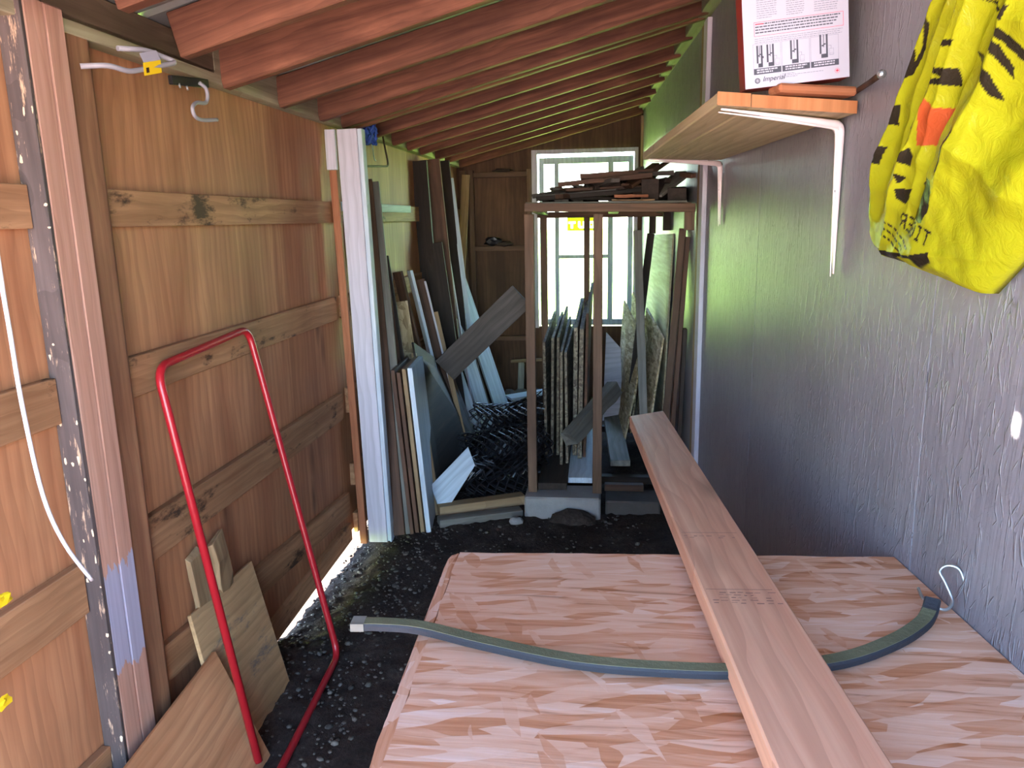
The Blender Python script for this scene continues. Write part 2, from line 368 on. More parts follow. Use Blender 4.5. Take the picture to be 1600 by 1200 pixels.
# clustered studs in the wall
t1 = empty('trim_1', (-1.13, 1.55, -.05), 'clustered wall studs, dark weathered one at the left and white paint low on two', kind='structure')
board('stud', (-1.212, 1.550, -.08), (-1.212, 1.550, 1.97), .014, .054, (0, 1, 0), m_postdark, t1, rough=.001)
board('stud', (-1.213, 1.5875, -.08), (-1.213, 1.5875, 1.97), .061, .054, (0, 1, 0), m_postpink, t1, b=.004)
board('stud', (-1.215, 1.651, -.08), (-1.215, 1.651, 1.97), .061, .056, (0, 1, 0), m_postpink, t1, b=.004)
board('stud', (-1.220, 1.727, -.08), (-1.220, 1.727, 1.97), .088, .045, (0, 1, 0), m_postbrown, t1, b=.003)
board('stud', (-1.225, 1.782, -.08), (-1.225, 1.782, 1.97), .018, .034, (0, 1, 0), m_postbrown, t1, b=.002)
for k in range(26):
    z = random.uniform(.1, 1.75); c = V((random.choice((-1.186, -1.188, -1.228, random.uniform(-1.23, -1.19))), 1.5425, z))
    lump('paint_flake', c, (random.uniform(.0015, .004), .0008, random.uniform(.002, .012)), m_flake, t1, k, 1, .5)
# white painted post at the bay change
t2 = empty('trim_2', (-1.1, 3.4, -.05), 'white painted post with orange strip at the end of the near bay', kind='structure')
board('white_board', (-1.098, 3.39, -.02), (-1.132, 3.39, 1.90), .090, .020, (1, 0, 0), m_white, t2)
board('white_board', (-1.208, 3.388, 1.73), (-1.208, 3.388, 1.90), .046, .020, (1, 0, 0), m_white, t2)
board('lit_edge_board', (-1.042, 3.41, -.02), (-1.076, 3.41, 1.90), .020, .05, (1, 0, 0), m_bluewhite, t2)  # the post's side face, with the light on it put into the tint
board('orange_strip', (-1.172, 3.39, -.03), (-1.205, 3.39, 1.728), .034, .022, (1, 0, 0), m_orange, t2)

# ------------------------------------------------------------------ right wall
wr = empty('wall_right', (.45, 3, 0), 'right wall of grey painted strand board', kind='structure')
ys = [-.45, .14, 1.357, 2.575, 3.79, 5.0, 6.45]
for a, b_ in zip(ys, ys[1:]):
    ym = (a + b_) / 2
    board('strand_panel', (RW(ym) + .006, ym, -.1), (RW(ym) + .006, ym, 2.33), b_ - a - .003, .012, (-.0533, .9986, 0), m_osbgrey, wr, b=0)
board('backing', (RW(3) + .022, 3, -.1), (RW(3) + .022, 3, 2.33), 7.1, .012, (-.0533, .9986, 0), m_dark, wr, b=0)
for y, w, t, m in ((3.66, .07, .014, m_tan), (3.565, .085, .020, m_white)):
    board('batten', (RW(y) - t / 2, y, .1), (RW(y) - t / 2, y, 2.31), w, t, (-.0533, .9986, 0), m, wr)
board('top_plate', (RW(-.45) - .02, -.45, 2.36), (RW(6.45) - .02, 6.45, 2.36), .075, .06, (0, 0, 1), m_plate, wr)

board('header_board', (RW(-.45) + .015, -.45, 2.44), (RW(6.45) + .015, 6.45, 2.44), .14, .02, (0, 0, 1), m_header, wr)  # added to close the eaves gap against outside light

# ------------------------------------------------------------------ roof
cl = empty('ceiling', (-.3, 3, 2.3), 'lean-to roof of old red rafters under grey metal sheet', kind='structure')
def RZ(x): return 1.92 + .255 * (x + 1.17)    # underside of the rafters
nx = V((-.247, 0, .969))
def rafter(y, h=.10, m=m_raft, t=.04, dz=0):
    x1 = RW(y) - .012; x0 = {1.67: -1.04, 2.05: -1.118}.get(y, -1.19)
    a, b_ = V((x0, y, RZ(x0) + dz)), V((x1, y, RZ(x1) + dz))
    board('rafter', a + nx * h / 2, b_ + nx * h / 2, h, t, (0, 0, 1), m, cl, b=.003, bend=random.uniform(-.004, .004))
for y, h in ((-.38, .11), (.05, .11), (.47, .11), (.87, .11), (1.275, .11), (1.67, .11), (2.05, .115), (2.42, .115), (2.84, .105), (3.24, .11), (3.52, .10), (3.61, .10), (3.96, .105), (4.35, .105), (4.68, .105), (5.0, .105), (5.45, .105), (5.78, .105), (6.33, .105)):
    rafter(y, h)
# metal sheets, ribs along the slope; one nail hole lets a spot of sun in
def sheet(y0, y1, hole=None):
    n = int((y1 - y0) / .02); vs = []; fs = []; X0, X1 = -1.36, .76
    xs = [X0, X1] if hole is None else [X0, hole[0] - .010, hole[0] + .010, X1]
    ysv = [y0 + (y1 - y0) * i / n for i in range(n + 1)]
    if hole: ysv += [hole[1] - .006, hole[1] + .006]; ysv.sort()
    for y in ysv:
        f = (y % .2) / .2; rib = .018 if f < .12 else 0
        for x in xs: vs.append((x, y, RZ(x) + .122 + rib))
    k = len(xs)
    for j in range(len(ysv) - 1):
        for i in range(k - 1):
            if hole and i == 1 and abs((ysv[j] + ysv[j + 1]) / 2 - hole[1]) < .0059: continue
            a = j * k + i; fs.append((a, a + 1, a + k + 1, a + k))
    meshnp('roof_sheet', vs, fs, m_metal, cl)
hx, hy = -.5444, 1.036
for a, b_ in ((-.4, .8), (.8, 1.6), (1.6, 2.4), (2.4, 3.2), (3.2, 4.0), (4.0, 4.8), (4.8, 5.6), (5.6, 6.75)): sheet(a, b_, (hx, hy) if a == .8 else None)

# ------------------------------------------------------------------ back wall with window
wb = empty('wall_back', (-.4, 6.47, 0), 'back wall of dim brown plywood with ledges', kind='structure')
def bw(x0, x1, z0, z1): board('plywood_panel', ((x0 + x1) / 2, 6.47, z0), ((x0 + x1) / 2, 6.47, z1), x1 - x0, .014, (1, 0, 0), m_backply, wb, b=.001)
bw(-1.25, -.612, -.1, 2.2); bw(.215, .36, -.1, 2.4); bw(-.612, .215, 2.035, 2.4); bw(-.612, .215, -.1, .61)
for x, w in ((-1.12, .04), (-1.19, .05), (-.645, .03)): board('stud', (x, 6.435, -.05), (x, 6.435, 1.9), w, .05, (1, 0, 0), m_rack, wb)
for z, x0 in ((1.86, -1.1), (1.268, -1.1), (.516, -1.1)): board('ledge', (x0, 6.43, z), (-.66, 6.43, z), .06, .038, (0, 1, 0), m_rack, wb)
board('trim_strip', (.262, 6.43, 1.6), (.262, 6.43, 2.28), .02, .03, (1, 0, 0), m_tan, wb)
win = empty('window_1', (-.2, 6.45, .35), 'tall window with white frame and three lights', kind='structure')
Y = 6.445
for n_, x0, x1, z0, z1, m, dy, t in (('casing', -.621, -.575, .60, 2.045, m_white, -.012, .022), ('casing', .205, .235, .60, 2.045, m_white, -.012, .022), ('casing', -.575, .205, 2.012, 2.045, m_white, -.012, .022),
        ('sash_stile', -.562, -.525, .62, 1.985, m_bluewhite, .015, .035), ('sash_stile', .158, .2, .62, 1.985, m_bluewhite, .015, .035), ('sash_rail', -.525, .158, 1.935, 1.985, m_bluewhite, .015, .035),
        ('mullion', -.437, -.402, .67, 1.935, m_bluewhite, .015, .03), ('mullion', -.004, .04, .67, 1.935, m_bluewhite, .015, .03), ('meeting_rail', -.402, -.004, 1.175, 1.205, m_bluewhite, .015, .03), ('sash_rail', -.525, .158, .62, .67, m_bluewhite, .015, .035)):
    prism(n_, [(x0, Y + dy, z0), (x0, Y + dy, z1), (x1, Y + dy, z1), (x1, Y + dy, z0)], (0, t, 0), m, win)
for x0, x1, z0, z1 in ((-.53, -.432, .65, 1.94), (-.407, .0, 1.2, 1.94), (-.407, .0, .65, 1.18), (.035, .165, .65, 1.94)):
    prism('pane', [(x0, Y + .03, z0), (x1, Y + .03, z0), (x1, Y + .03, z1), (x0, Y + .03, z1)], (0, .003, 0), m_glass, win, b=0)
# reversed sign fixed outside the middle pane
sg = empty('sign', (-.2, Y + .025, 1.40), 'yellow sign on the middle window pane behind the rack, white letters reading TUO', 'sign')
SIGN = {'T': '111111 111111 001100 001100 001100 001100', 'U': '110011 110011 110011 110011 111111 011110', 'O': '011110 111111 110011 110011 111111 011110'}
cells = {True: [], False: []}
for row in range(13):
    bits = [False] * 25
    if 2 <= row < 8:
        for k, ch in enumerate('TUO'):
            for i, bit in enumerate(SIGN[ch].split()[7 - row]): bits[1 + 8 * k + i] = bit == '1'
    for i, on in enumerate(bits):
        xx, zz = -.336 + .0099 * i, 1.400 + .0095 * row
        cells[on].append([(xx, Y + .026, zz), (xx + .0099, Y + .026, zz), (xx + .0099, Y + .026, zz + .0095), (xx, Y + .026, zz + .0095)])
for on, nm, m in ((False, 'sign_sheet', m_sign), (True, 'lettering', m_signw)):
    q = cells[on]; meshnp(nm, [p for c in q for p in c], [tuple(range(4 * i, 4 * i + 4)) for i in range(len(q))], m, sg)['kind'] = 'stuff'
def text_mesh(s, size, bold=0.):
    c = bpy.data.curves.new('lettering', 'FONT'); c.body = s; c.size = size; c.offset = bold; c.extrude = .0004
    o = bpy.data.objects.new('lettering', c); COL.objects.link(o); bpy.context.view_layer.update()
    me = bpy.data.meshes.new_from_object(o.evaluated_get(bpy.context.evaluated_depsgraph_get())); bpy.data.objects.remove(o); bpy.data.curves.remove(c); return me

# ------------------------------------------------------------------ strand board box, plank, strap
BO, BX, BY = V((.541, 1.404, .870)), V((.9984, .0565, 0)), V((-.0564, .9972, -.0472))   # far right corner, width and depth directions of the lid
def bp(w, d, h=0.): return BO + BX * w + BY * d + V((0, 0, h))      # w: metres from the right edge (negative = left), d: towards the back
bx = empty('storage_box', (.12, .9, 0), 'large low box with a bare strand board lid beside the grey wall', 'box')
x0, x1, d0, d1 = -.842, -.006, -1.15, .008
def ragged(a, b_, n):   # chipped edge
    return [V(a).lerp(V(b_), i / n) + V((random.uniform(-.002, .002), random.uniform(-.002, .002), 0)) for i in range(n)]
pts = ragged(bp(x0 + .016, d0), bp(x0 + .016, d1), 26) + ragged(bp(x0 + .018, d1 + .002), bp(x1, d1), 24) + [bp(x1, d1), bp(x1, d0)]
vs = pts + [p - V((0, 0, .013)) for p in pts]; n = len(pts)
M = Matrix.Translation(bp(-.4, -.6)) @ frame((0, 0, 0), BX, BY); Mi = M.inverted()
me = bpy.data.meshes.new('lid'); me.from_pydata([tuple(Mi @ v) for v in vs], [], [list(range(n))[::-1], list(range(n, 2 * n))] + [(i, (i + 1) % n, n + (i + 1) % n, n + i) for i in range(n)])
bm = bmesh.new(); bm.from_mesh(me); bmesh.ops.recalc_face_normals(bm, faces=bm.faces); bm.to_mesh(me); bm.free()
link('lid', me, m_osb, bx, M)
def panel(name, a, b_, th):
    q = [a, b_, V((b_.x, b_.y, .03)), V((a.x, a.y, .03))]; return prism(name, q, th, m_osb, bx)
pl = ragged(bp(x0, d0, -.001), bp(x0, d1 - .03, -.001), 26) + [bp(x0, d1 - .03, -.001), bp(x0 + .004, d1 - .012, -.001), bp(x0 + .0155, d1, -.001)]
pl = pl + [V((p.x, p.y, .02)) for p in (pl[-1], pl[0])]
prism('side_panel', pl, BX * .0005, m_osb, bx, b=0)
q = ragged(bp(x0, d0, -.001), bp(x0, d1 - .03, -.001), 26) + [bp(x0, d1 - .03, -.001), bp(x0 + .004, d1 - .012, -.001), bp(x0 + .0155, d1, -.001), bp(x0 + .0155, d0, -.001)]
prism('side_edge', q, (0, 0, -.03), m_osb, bx, b=0)
panel('side_panel', bp(x1 - .012, d0, -.014), bp(x1 - .012, d1 - .012, -.014), BX * .011)
panel('back_panel', bp(x0 + .002, d1 - .013, -.014), bp(x1, d1 - .013, -.014), BY * .012)
panel('front_panel', bp(x0 + .002, d0, -.014), bp(x1, d0, -.014), BY * .012)

pk = empty('plank', (.19, 1.5, .88), 'long new spruce plank lying across the strand board box', 'plank')
q = [(.071, 2.459, .867), (.181, 2.559, .863)]
u = V((-.0574, 1, -.047)).normalized()
A, B = V((.0735, 2.459, .8655)), V((.189, 2.555, .861)); L = 2.25
prism('plank_body', [A, A - u * L, B - u * (L + .06), B], (0, 0, -.036), m_plank, pk, b=.003)
def stamp(d, k, w0, w1, seed):   # faint grading stamp: rows of short worn marks across the plank
    r = random.Random(seed); vs = []; fs = []
    acr = V((1, .0574, 0)).normalized(); base = A - u * d + V((0, 0, .0006))
    for row in range(k):
        x = w0
        while x < w1:
            l = r.uniform(.004, .012); t = r.uniform(.0012, .003)
            if r.random() < .72:
                p = base + acr * x - u * (row * .009 + r.uniform(0, .003)); b_ = len(vs)
                vs += [p, p + acr * l, p + acr * l - u * t, p - u * t]; fs.append((b_, b_ + 1, b_ + 2, b_ + 3))
            x += l + r.uniform(.002, .006)
    tag(meshnp('stamp_mark', vs, fs, m_stamp, pk), kind='stuff')
stamp(1.09, 2, .008, .095, 3); stamp(1.335, 5, .010, .104, 5)
for d in (1.075, 1.325):
    p = A - u * d + V((0, 0, .0006)); acr = V((1, .0574, 0)).normalized()
    meshnp('stamp_line', [p + acr * .006, p + acr * .108, p + acr * .108 - u * .0015, p + acr * .006 - u * .0015], [(0, 1, 2, 3)], m_stamp, pk)

st = empty('rubber_strap', (.1, .97, .9), 'dusty black rubber strap with a wire hook, running under the plank', 'strap')
sp = [(-.383, 1.028, .903), (-.335, 1.031, .903), (-.273, 1.026, .903), (-.17, .989, .9045), (-.039, .952, .906), (.089, .944, .9065), (.20, .953, .906), (.317, .990, .904), (.405, 1.048, .902), (.462, 1.102, .901), (.486, 1.132, .906), (.497, 1.150, .919)]
def smoothpts(p, k=4):
    p = [V(q) for q in p]; out = []
    for i in range(len(p) - 1):
        a, b_, c, d = p[max(i - 1, 0)], p[i], p[i + 1], p[min(i + 2, len(p) - 1)]
        for j in range(k):
            t = j / k; out.append(.5 * ((2 * b_) + (c - a) * t + (2 * a - 5 * b_ + 4 * c - d) * t * t + (3 * b_ - a - 3 * c + d) * t ** 3))
    return out + [p[-1]]
sp = smoothpts(sp)
sweep('strap_band', sp[2:], [(-.011, -.0055), (.011, -.0055), (.0115, .002), (.009, .0055), (-.009, .0055), (-.0115, .002)], m_rubtop, st, up=(0, 0, 1), smooth=False)
sweep('dusty_top', [p + V((0, 0, .0058)) for p in sp[2:-4]], [(-.0095, -.0004), (.0095, -.0004), (.0095, .0004), (-.0095, .0004)], m_dust, st, up=(0, 0, 1), smooth=False)  # dust strip whose lighter tone also stands in for light on the top
sweep('strap_end', sp[:3], [(-.0125, -.006), (.0125, -.006), (.0125, .0065), (-.0125, .0065)], m_grey, st, up=(0, 0, 1), smooth=False)
hk = [(.492, 1.192, .916), (.490, 1.170, .912), (.497, 1.148, .910), (.515, 1.145, .905), (.530, 1.160, .912), (.524, 1.178, .935), (.519, 1.188, .948), (.530, 1.190, .957), (.545, 1.184, .955), (.553, 1.178, .935)]
tube('wire_hook', smoothpts(hk), .0024, m_steel, st, 8)

# ------------------------------------------------------------------ left side: red frame, offcuts, hooks, cord
rf = empty('tube_frame', (-.95, 2.1, 0), 'bent red steel tube frame leaning on the left wall', 'frame')
P = [(-.968, 1.79, .02), (-1.185, 1.868, 1.135), (-1.185, 2.405, 1.165), (-.935, 2.352, .012), (-.895, 1.74, .014)]
tube('tube', fillet([P[0], P[1], P[2], P[3], P[4], (-.96, 1.72, .014)], .055, 7), .0115, m_red, rf, 12)
prism('plywood_offcut', [(-1.215, 2.315, .372), (-1.216, 1.921, .383), (-1.005, 1.742, -.11), (-1.004, 2.148, -.122)], (.012, 0, .004), m_ply2)
tag(COL.objects[-1], 'pale plywood offcut with a wet dirty lower edge, leaning behind the red frame', 'board')
def K(p, k=1.05): return (p[0] * k, p[1] * k, 1.5 + (p[2] - 1.5) * k)
prism('plywood_sheet', [K(p, .99) for p in ((-1.160, 1.938, .262), (-1.172, 1.20, .175), (-.947, 1.102, -.167), (-.935, 1.84, -.08))], (.012, 0, .004), wood('warm plywood sheet', C('A66C46'), C('CF9C70'), stretch=.6, cross=5., knots=.5, blotch=.2))
tag(COL.objects[-1], 'orange-brown plywood sheet leaning below the clustered studs', 'board')
board('stake', (-1.212, 2.04, .10), (-1.212, 1.985, .555), .065, .02, (0, 1, 0), m_tan, rough=.004); tag(COL.objects[-1], 'short rough tan wood stake left of its taller twin on the wall', 'stake')
board('stake', (-1.208, 2.17, .10), (-1.21, 2.11, .552), .075, .024, (0, 1, 0), m_tan, rough=.006); tag(COL.objects[-1], 'short barky tan wood stake just right of the red tube', 'stake')
tube('cord', smoothpts([(-1.095, 1.33, 1.75), (-1.10, 1.295, 1.56), (-1.10, 1.288, 1.419), (-1.10, 1.289, 1.31), (-1.10, 1.291, 1.17), (-1.098, 1.305, .99), (-1.094, 1.338, .872), (-1.09, 1.395, .765)], 6), .0042, m_cord, None, 8)
tag(COL.objects[-1], 'white cord hanging in a curve beside the dark weathered stud', 'cord')
def K(p, k=1.05): return (p[0] * k, p[1] * k, 1.5 + (p[2] - 1.5) * k)
hu = empty('utility_hook', (-1.15, 1.73, 1.857), 'grey coated utility hook with a yellow tag, screwed to the clustered studs', 'hook')
tube('hook_rod', fillet([K((-1.12, 1.62, 1.838)), K((-1.075, 1.650, 1.844)), K((-1.06, 1.70, 1.838)), K((-1.03, 1.855, 1.885)), K((-1.075, 1.80, 1.905)), K((-1.10, 1.73, 1.895))], .02), .0062, m_greyrub, hu, 10)
prism('tag', [K((-1.046, 1.735, 1.835)), K((-1.038, 1.795, 1.852)), K((-1.038, 1.795, 1.880)), K((-1.046, 1.735, 1.863))], (.0008, -.0004, 0), m_tagyel, hu, b=0)
prism('tag_label', [K((-1.0458, 1.737, 1.863)), K((-1.0378, 1.795, 1.880)), K((-1.0478, 1.797, 1.902)), K((-1.0558, 1.741, 1.885))], (.0008, -.0004, 0), m_paper, hu, b=0)
for k in range(4): prism('tag_print', [K((-1.0440, 1.742 + .012 * k, 1.8425 + .0034 * k)), K((-1.0424, 1.751 + .012 * k, 1.845 + .0034 * k)), K((-1.0424, 1.751 + .012 * k, 1.856 + .0034 * k)), K((-1.0440, 1.742 + .012 * k, 1.8535 + .0034 * k))], (.0006, -.0003, 0), m_rust, hu, b=0)
gh = empty('screw_hook', (-1.19, 2.2, 1.89), 'grey vinyl screw hook hanging from a black metal strip under the top plate', 'hook')
board('mount_strip', (-1.19, 2.095, 1.892), (-1.19, 2.30, 1.914), .024, .012, (0, 0, 1), m_blackmetal, gh)
for y in (2.13, 2.17): tube('screw', [(-1.185, y, 1.888), (-1.183, y + .002, 1.876)], .003, m_steel, gh, 8)
tube('hook_rod', smoothpts([(-1.178, 2.232, 1.905), (-1.17, 2.25, 1.893), (-1.168, 2.252, 1.868), (-1.168, 2.235, 1.850), (-1.165, 2.18, 1.843), (-1.160, 2.145, 1.825), (-1.158, 2.150, 1.803), (-1.158, 2.190, 1.797), (-1.150, 2.262, 1.806)], 5), .0055, m_greyrub, gh, 10)
tube('wire_bracket', fillet([(-1.16, 3.62, 1.945), (-1.15, 3.68, 1.762), (-1.15, 4.09, 1.788), (-1.17, 4.07, 1.945)], .04), .005, m_rust, None, 8)
tag(COL.objects[-1], 'rusty square wire bracket hanging from the rafters beyond the white post', 'bracket')
bc = empty('cord_bundle', (-1.12, 3.66, 1.92), 'bundle of bright blue cord tied under the rafters', 'cord')
for k in range(7):
    r = random.Random(k); c = V((-1.12, 3.69, 1.912)); pts = [c + V((.02 * math.cos(a + k) + r.uniform(-.006, .006), .030 * math.cos(a * 1.0 + k * .7) + r.uniform(-.005, .005), .045 * math.sin(a) + r.uniform(-.006, .006))) for a in [i * .55 for i in range(12)]]
    tube('cord_loop', smoothpts(pts, 3), .006, m_blue, bc, 6)
tube('cord_tail', smoothpts([(-1.12, 3.70, 1.87), (-1.12, 3.72, 1.845), (-1.11, 3.70, 1.80), (-1.11, 3.72, 1.79)]), .003, m_steel, bc, 6)

# ------------------------------------------------------------------ boards leaning in the far left bay
def lean(name, a, t_, w, t, side, mat, label, cat='board', group=None, **k):
    return tag(board(name, a, t_, w, t, side, mat, **k), label, cat, group)
lean('board', (-1.005, 3.43, 0), (-1.205, 3.87, 1.71), .055, .022, (1, .15, 0), m_brown, 'tall narrow brown board leaning right behind the white post')
lean('board', (-.957, 3.45, 0), (-1.178, 3.92, 1.70), .040, .022, (1, .15, 0), m_grey, 'tall narrow grey board leaning beside the brown one by the white post')
for i, (m, lb) in enumerate(((m_brown, 'brown plywood sheet, first of the upright stack by the white post'), (m_brown, 'brown plywood sheet, second of the upright stack by the white post'), (m_tan, 'thin tan plywood sheet, third of the upright stack by the white post'), (m_bluewhite, 'sheet tinted for blue window light, last of the upright stack by the white post'))):  # last sheet: blue window light on its face is put into the colour
    x = -.952 + .024 * i; h = .80 + (.012 if i == 3 else random.uniform(-.01, .01))
    prism('plywood_sheet', [(x, 3.43 + .012 * i, .0), (x - .075, 3.50 + .012 * i, h), (x - .13, 3.98, h - .02), (x - .055, 3.9, 0)], (.019 if i < 3 else .024, .002, 0), m); tag(COL.objects[-1], lb, 'board', 'upright plywood sheets')
prism('plywood_sheet', [(-.868, 3.72, 0), (-.845, 4.9, 0), (-1.06, 5.0, .52), (-1.055, 4.02, .86)], (.012, 0, .003), m_dark); tag(COL.objects[-1], 'dark plywood panel with a pointed top leaning behind the stacked sheets', 'board')
board('batten', (-.868, 3.70, 0), (-1.045, 4.02, .80), .028, .018, (1, 0, 0), m_tan); tag(COL.objects[-1], 'tan batten along the near edge of the dark plywood panel', 'board')
lean('board', (-1.03, 3.98, 0), (-1.205, 4.10, 1.32), .05, .03, (1, .2, 0), m_dark, 'short dark stick with a square top against the yellowish wall')
lean('board', (-1.06, 4.02, 0), (-1.19, 4.05, 1.22), .035, .03, (1, .2, 0), m_brown, 'short brown stick with a dark tip beside the dark stick')
lean('board', (-1.05, 4.20, 0), (-1.17, 4.22, 1.06), .10, .016, (1, .4, 0), m_osbraw, 'strip of strand board behind the short sticks')
lean('board', (-.985, 4.45, 0), (-1.20, 4.34, 1.22), .06, .022, (1, -.4, 0), m_brown, 'brown board with a split top, left of the white-faced board')
lean('board', (-.935, 4.55, 0), (-1.175, 4.52, 1.215), .085, .018, (.55, -1, 0), m_bluewhite, 'white-faced board with a notched top leaning on the wall')
lean('board', (-.905, 4.62, 0), (-1.155, 4.66, 1.15), .07, .024, (1, .2, 0), m_brown, 'reddish brown board leaning before the tall dark boards')
lean('batten', (-.865, 4.60, 0), (-1.118, 4.66, 1.14), .012, .03, (1, .2, 0), m_white, 'thin white-edged batten touching the diagonal board')
lean('board', (-.86, 4.58, 0), (-1.06, 4.66, .95), .03, .022, (1, .2, 0), m_tan, 'tan batten leaning under the diagonal board')
lean('board', (-1.14, 5.05, 0), (-1.205, 5.0, 1.88), .10, .03, (1, 0, 0), m_dark, 'tall blackish board left of the wide reddish board')
lean('board', (-1.06, 5.22, 0), (-1.195, 5.2, 1.90), .16, .03, (1, .1, 0), m_brown, 'wide reddish brown board reaching the rafters')
lean('board', (-.985, 5.0, 0), (-1.14, 5.02, 1.36), .12, .025, (1, .1, 0), m_dark, 'broad near-black board before the reddish one')
lean('board', (-1.04, 5.60, 0), (-1.175, 5.60, 1.92), .09, .04, (1, .1, 0), m_dark, 'tall black board with a thin white edge')
lean('batten', (-.96, 5.40, 0), (-1.145, 5.45, 1.40), .014, .03, (1, .1, 0), m_white, 'slim white strip between the tall dark boards')
lean('batten', (-.945, 5.55, 0), (-1.125, 5.62, 1.80), .035, .03, (1, .2, 0), m_bluewhite, 'tall pale flaking batten on the edge of the black board')
lean('batten', (-1.19, 5.72, 0), (-1.148, 6.36, 1.86), .065, .025, (1, .1, 0), m_tan, 'pale tan batten leaning beside the wall ledges')
lean('board', (-.80, 5.80, 0), (-1.19, 6.05, 1.08), .145, .02, (.7, .9, 0), m_bluewhite, 'largest pale painted board, farthest of the row lit by the window')
lean('board', (-.90, 5.70, 0), (-1.19, 5.85, .98), .06, .02, (.7, .9, 0), m_grey, 'narrow grey board between two pale painted boards')
lean('board', (-.865, 5.40, 0), (-1.17, 5.62, .95), .12, .02, (.7, .9, 0), m_bluewhite, 'pale painted board in the middle of the row lit by the window')
lean('board', (-.865, 4.98, 0), (-1.13, 5.18, .72), .115, .02, (.7, .9, 0), m_bluewhite, 'pale painted board nearest the black netting')
lean('board', (-.90, 4.86, 0), (-1.13, 4.98, .85), .04, .02, (.7, .9, 0), m_brown, 'brown board beside the nearest pale painted board')
board('board', (-.945, 4.34, .645), (-.475, 4.26, 1.085), .155, .02, (-.6, 0, .8), m_greydark); tag(COL.objects[-1], 'dark board set diagonally from the leaning boards to the rack post', 'board')
prism('painted_board', [(-.905, 3.710, .159), (-.734, 3.876, .320), (-.693, 3.842, .228), (-.841, 3.651, .004)], (-.004, .010, -.006), m_bluewhite); tag(COL.objects[-1], 'small pale blue board lying tilted before the black netting', 'board')
board('timber', (-.86, 3.66, .045), (-.44, 3.86, .045), .07, .05, (-.4, .9, 0), m_tan); tag(COL.objects[-1], 'tan timber on the ground behind its lower neighbour, left of the concrete block', 'timber')
board('timber', (-.84, 3.57, .015), (-.44, 3.74, .015), .07, .04, (-.4, .9, 0), m_grey); tag(COL.objects[-1], 'half-buried grey timber left of the concrete block', 'timber')
# black plastic netting: lattice skins rolled up
def netting(label, c, ax, L, r, seed, squash=.85, layers=2):
    c, ax = V(c), V(ax).normalized(); side = ax.cross(V((0, 0, 1))).normalized(); upv = side.cross(ax)
    rr = random.Random(seed); ph = [rr.uniform(0, 6) for _ in range(6)]; vs = []; fs = []
    for ly in range(layers):
        R = r * (1 - .22 * ly); nu, nv = int(2 * math.pi * R / .032), int(L / .026)
        nu += nu % 2; nv += nv % 2
        def pt(i, j):
            a = 2 * math.pi * i / nu; f = j / nv
            k = R * (1 + .10 * math.sin(2 * a + ph[0] + 3 * f) + .05 * math.sin(4 * a + ph[1] - 4 * f) + .04 * math.sin(7 * f + ph[2]))
            return c + ax * (L * (f - .5) + .02 * math.sin(3 * a + ph[3])) + side * (k * math.cos(a)) + upv * (k * squash * math.sin(a) + .03 * math.sin(4 * f + ph[4]))
        for i in range(nu):
            for j in range(nv):
                if (i + j) % 2: continue
                for di in (1, -1):
                    p, q_ = pt(i, j), pt(i + di, j + 1); d = (q_ - p).normalized(); n_ = (p - c - ax * (p - c).dot(ax)).normalized(); s_ = d.cross(n_) * .0042; n_ = n_ * .003
                    b_ = len(vs); vs += [p + s_, p + n_, p - s_, q_ + s_, q_ + n_, q_ - s_]; fs += [(b_, b_ + 1, b_ + 4, b_ + 3), (b_ + 1, b_ + 2, b_ + 5, b_ + 4), (b_ + 2, b_, b_ + 3, b_ + 5)]
    tag(meshnp('plastic_netting', vs, fs, m_black), label, 'netting')
netting('upper roll of black plastic netting against the pale boards', (-.60, 4.55, .30), (1, .35, 0), .42, .15, 1)
netting('middle roll of black plastic netting beside the rack post', (-.58, 4.22, .20), (1, .15, .05), .50, .16, 2)
netting('lowest roll of black plastic netting behind the ground timbers', (-.56, 3.98, .12), (1, .1, 0), .38, .115, 3)
netting('crumpled tail of black netting beside the small pale blue board', (-.70, 3.93, .17), (1, .6, .35), .20, .07, 4)
# clutter on the floor by the back wall
board('board', (-.76, 5.75, .15), (-.35, 5.95, .18), .14, .02, (-.4, .9, 0), m_bluewhite); tag(COL.objects[-1], 'pale board lying flat on rubble behind the netting', 'board')
lean('batten', (-.70, 6.05, .05), (-.71, 6.25, .33), .05, .03, (1, 0, 0), m_grey, 'short grey stub standing at the foot of the back wall')
board('batten', (-.80, 6.28, .34), (-.48, 6.28, .36), .05, .02, (0, 1, 0), m_tan); tag(COL.objects[-1], 'thin tan batten lying over the grey stub by the back wall', 'board')
for k in range(7):
    lump('stone', (random.uniform(-.85, -.45), random.uniform(6.0, 6.3), .06 + .05 * random.random()), (.06, .05, .05), m_concdark, None, k, 2, .15)
    tag(COL.objects[-1], 'grey stone in the heap at the foot of the back wall', 'stone', 'stones by the back wall')
lump('dark_bundle', (-.95, 6.40, 1.325), (.07, .03, .035), m_black, None, 5, 2, .3); tag(COL.objects[-1], 'dark lump on the middle ledge of the back wall', 'scrap')
lump('dark_bundle', (-.85, 6.40, 1.305), (.07, .03, .02), m_dark, None, 6, 2, .3); tag(COL.objects[-1], 'flat dark scrap beside the lump on the middle ledge', 'scrap')
lump('dark_bundle', (-.86, 6.40, 1.892), (.08, .025, .015), m_dark, None, 8, 2, .3); tag(COL.objects[-1], 'flat dark scrap on the top ledge of the back wall', 'scrap')

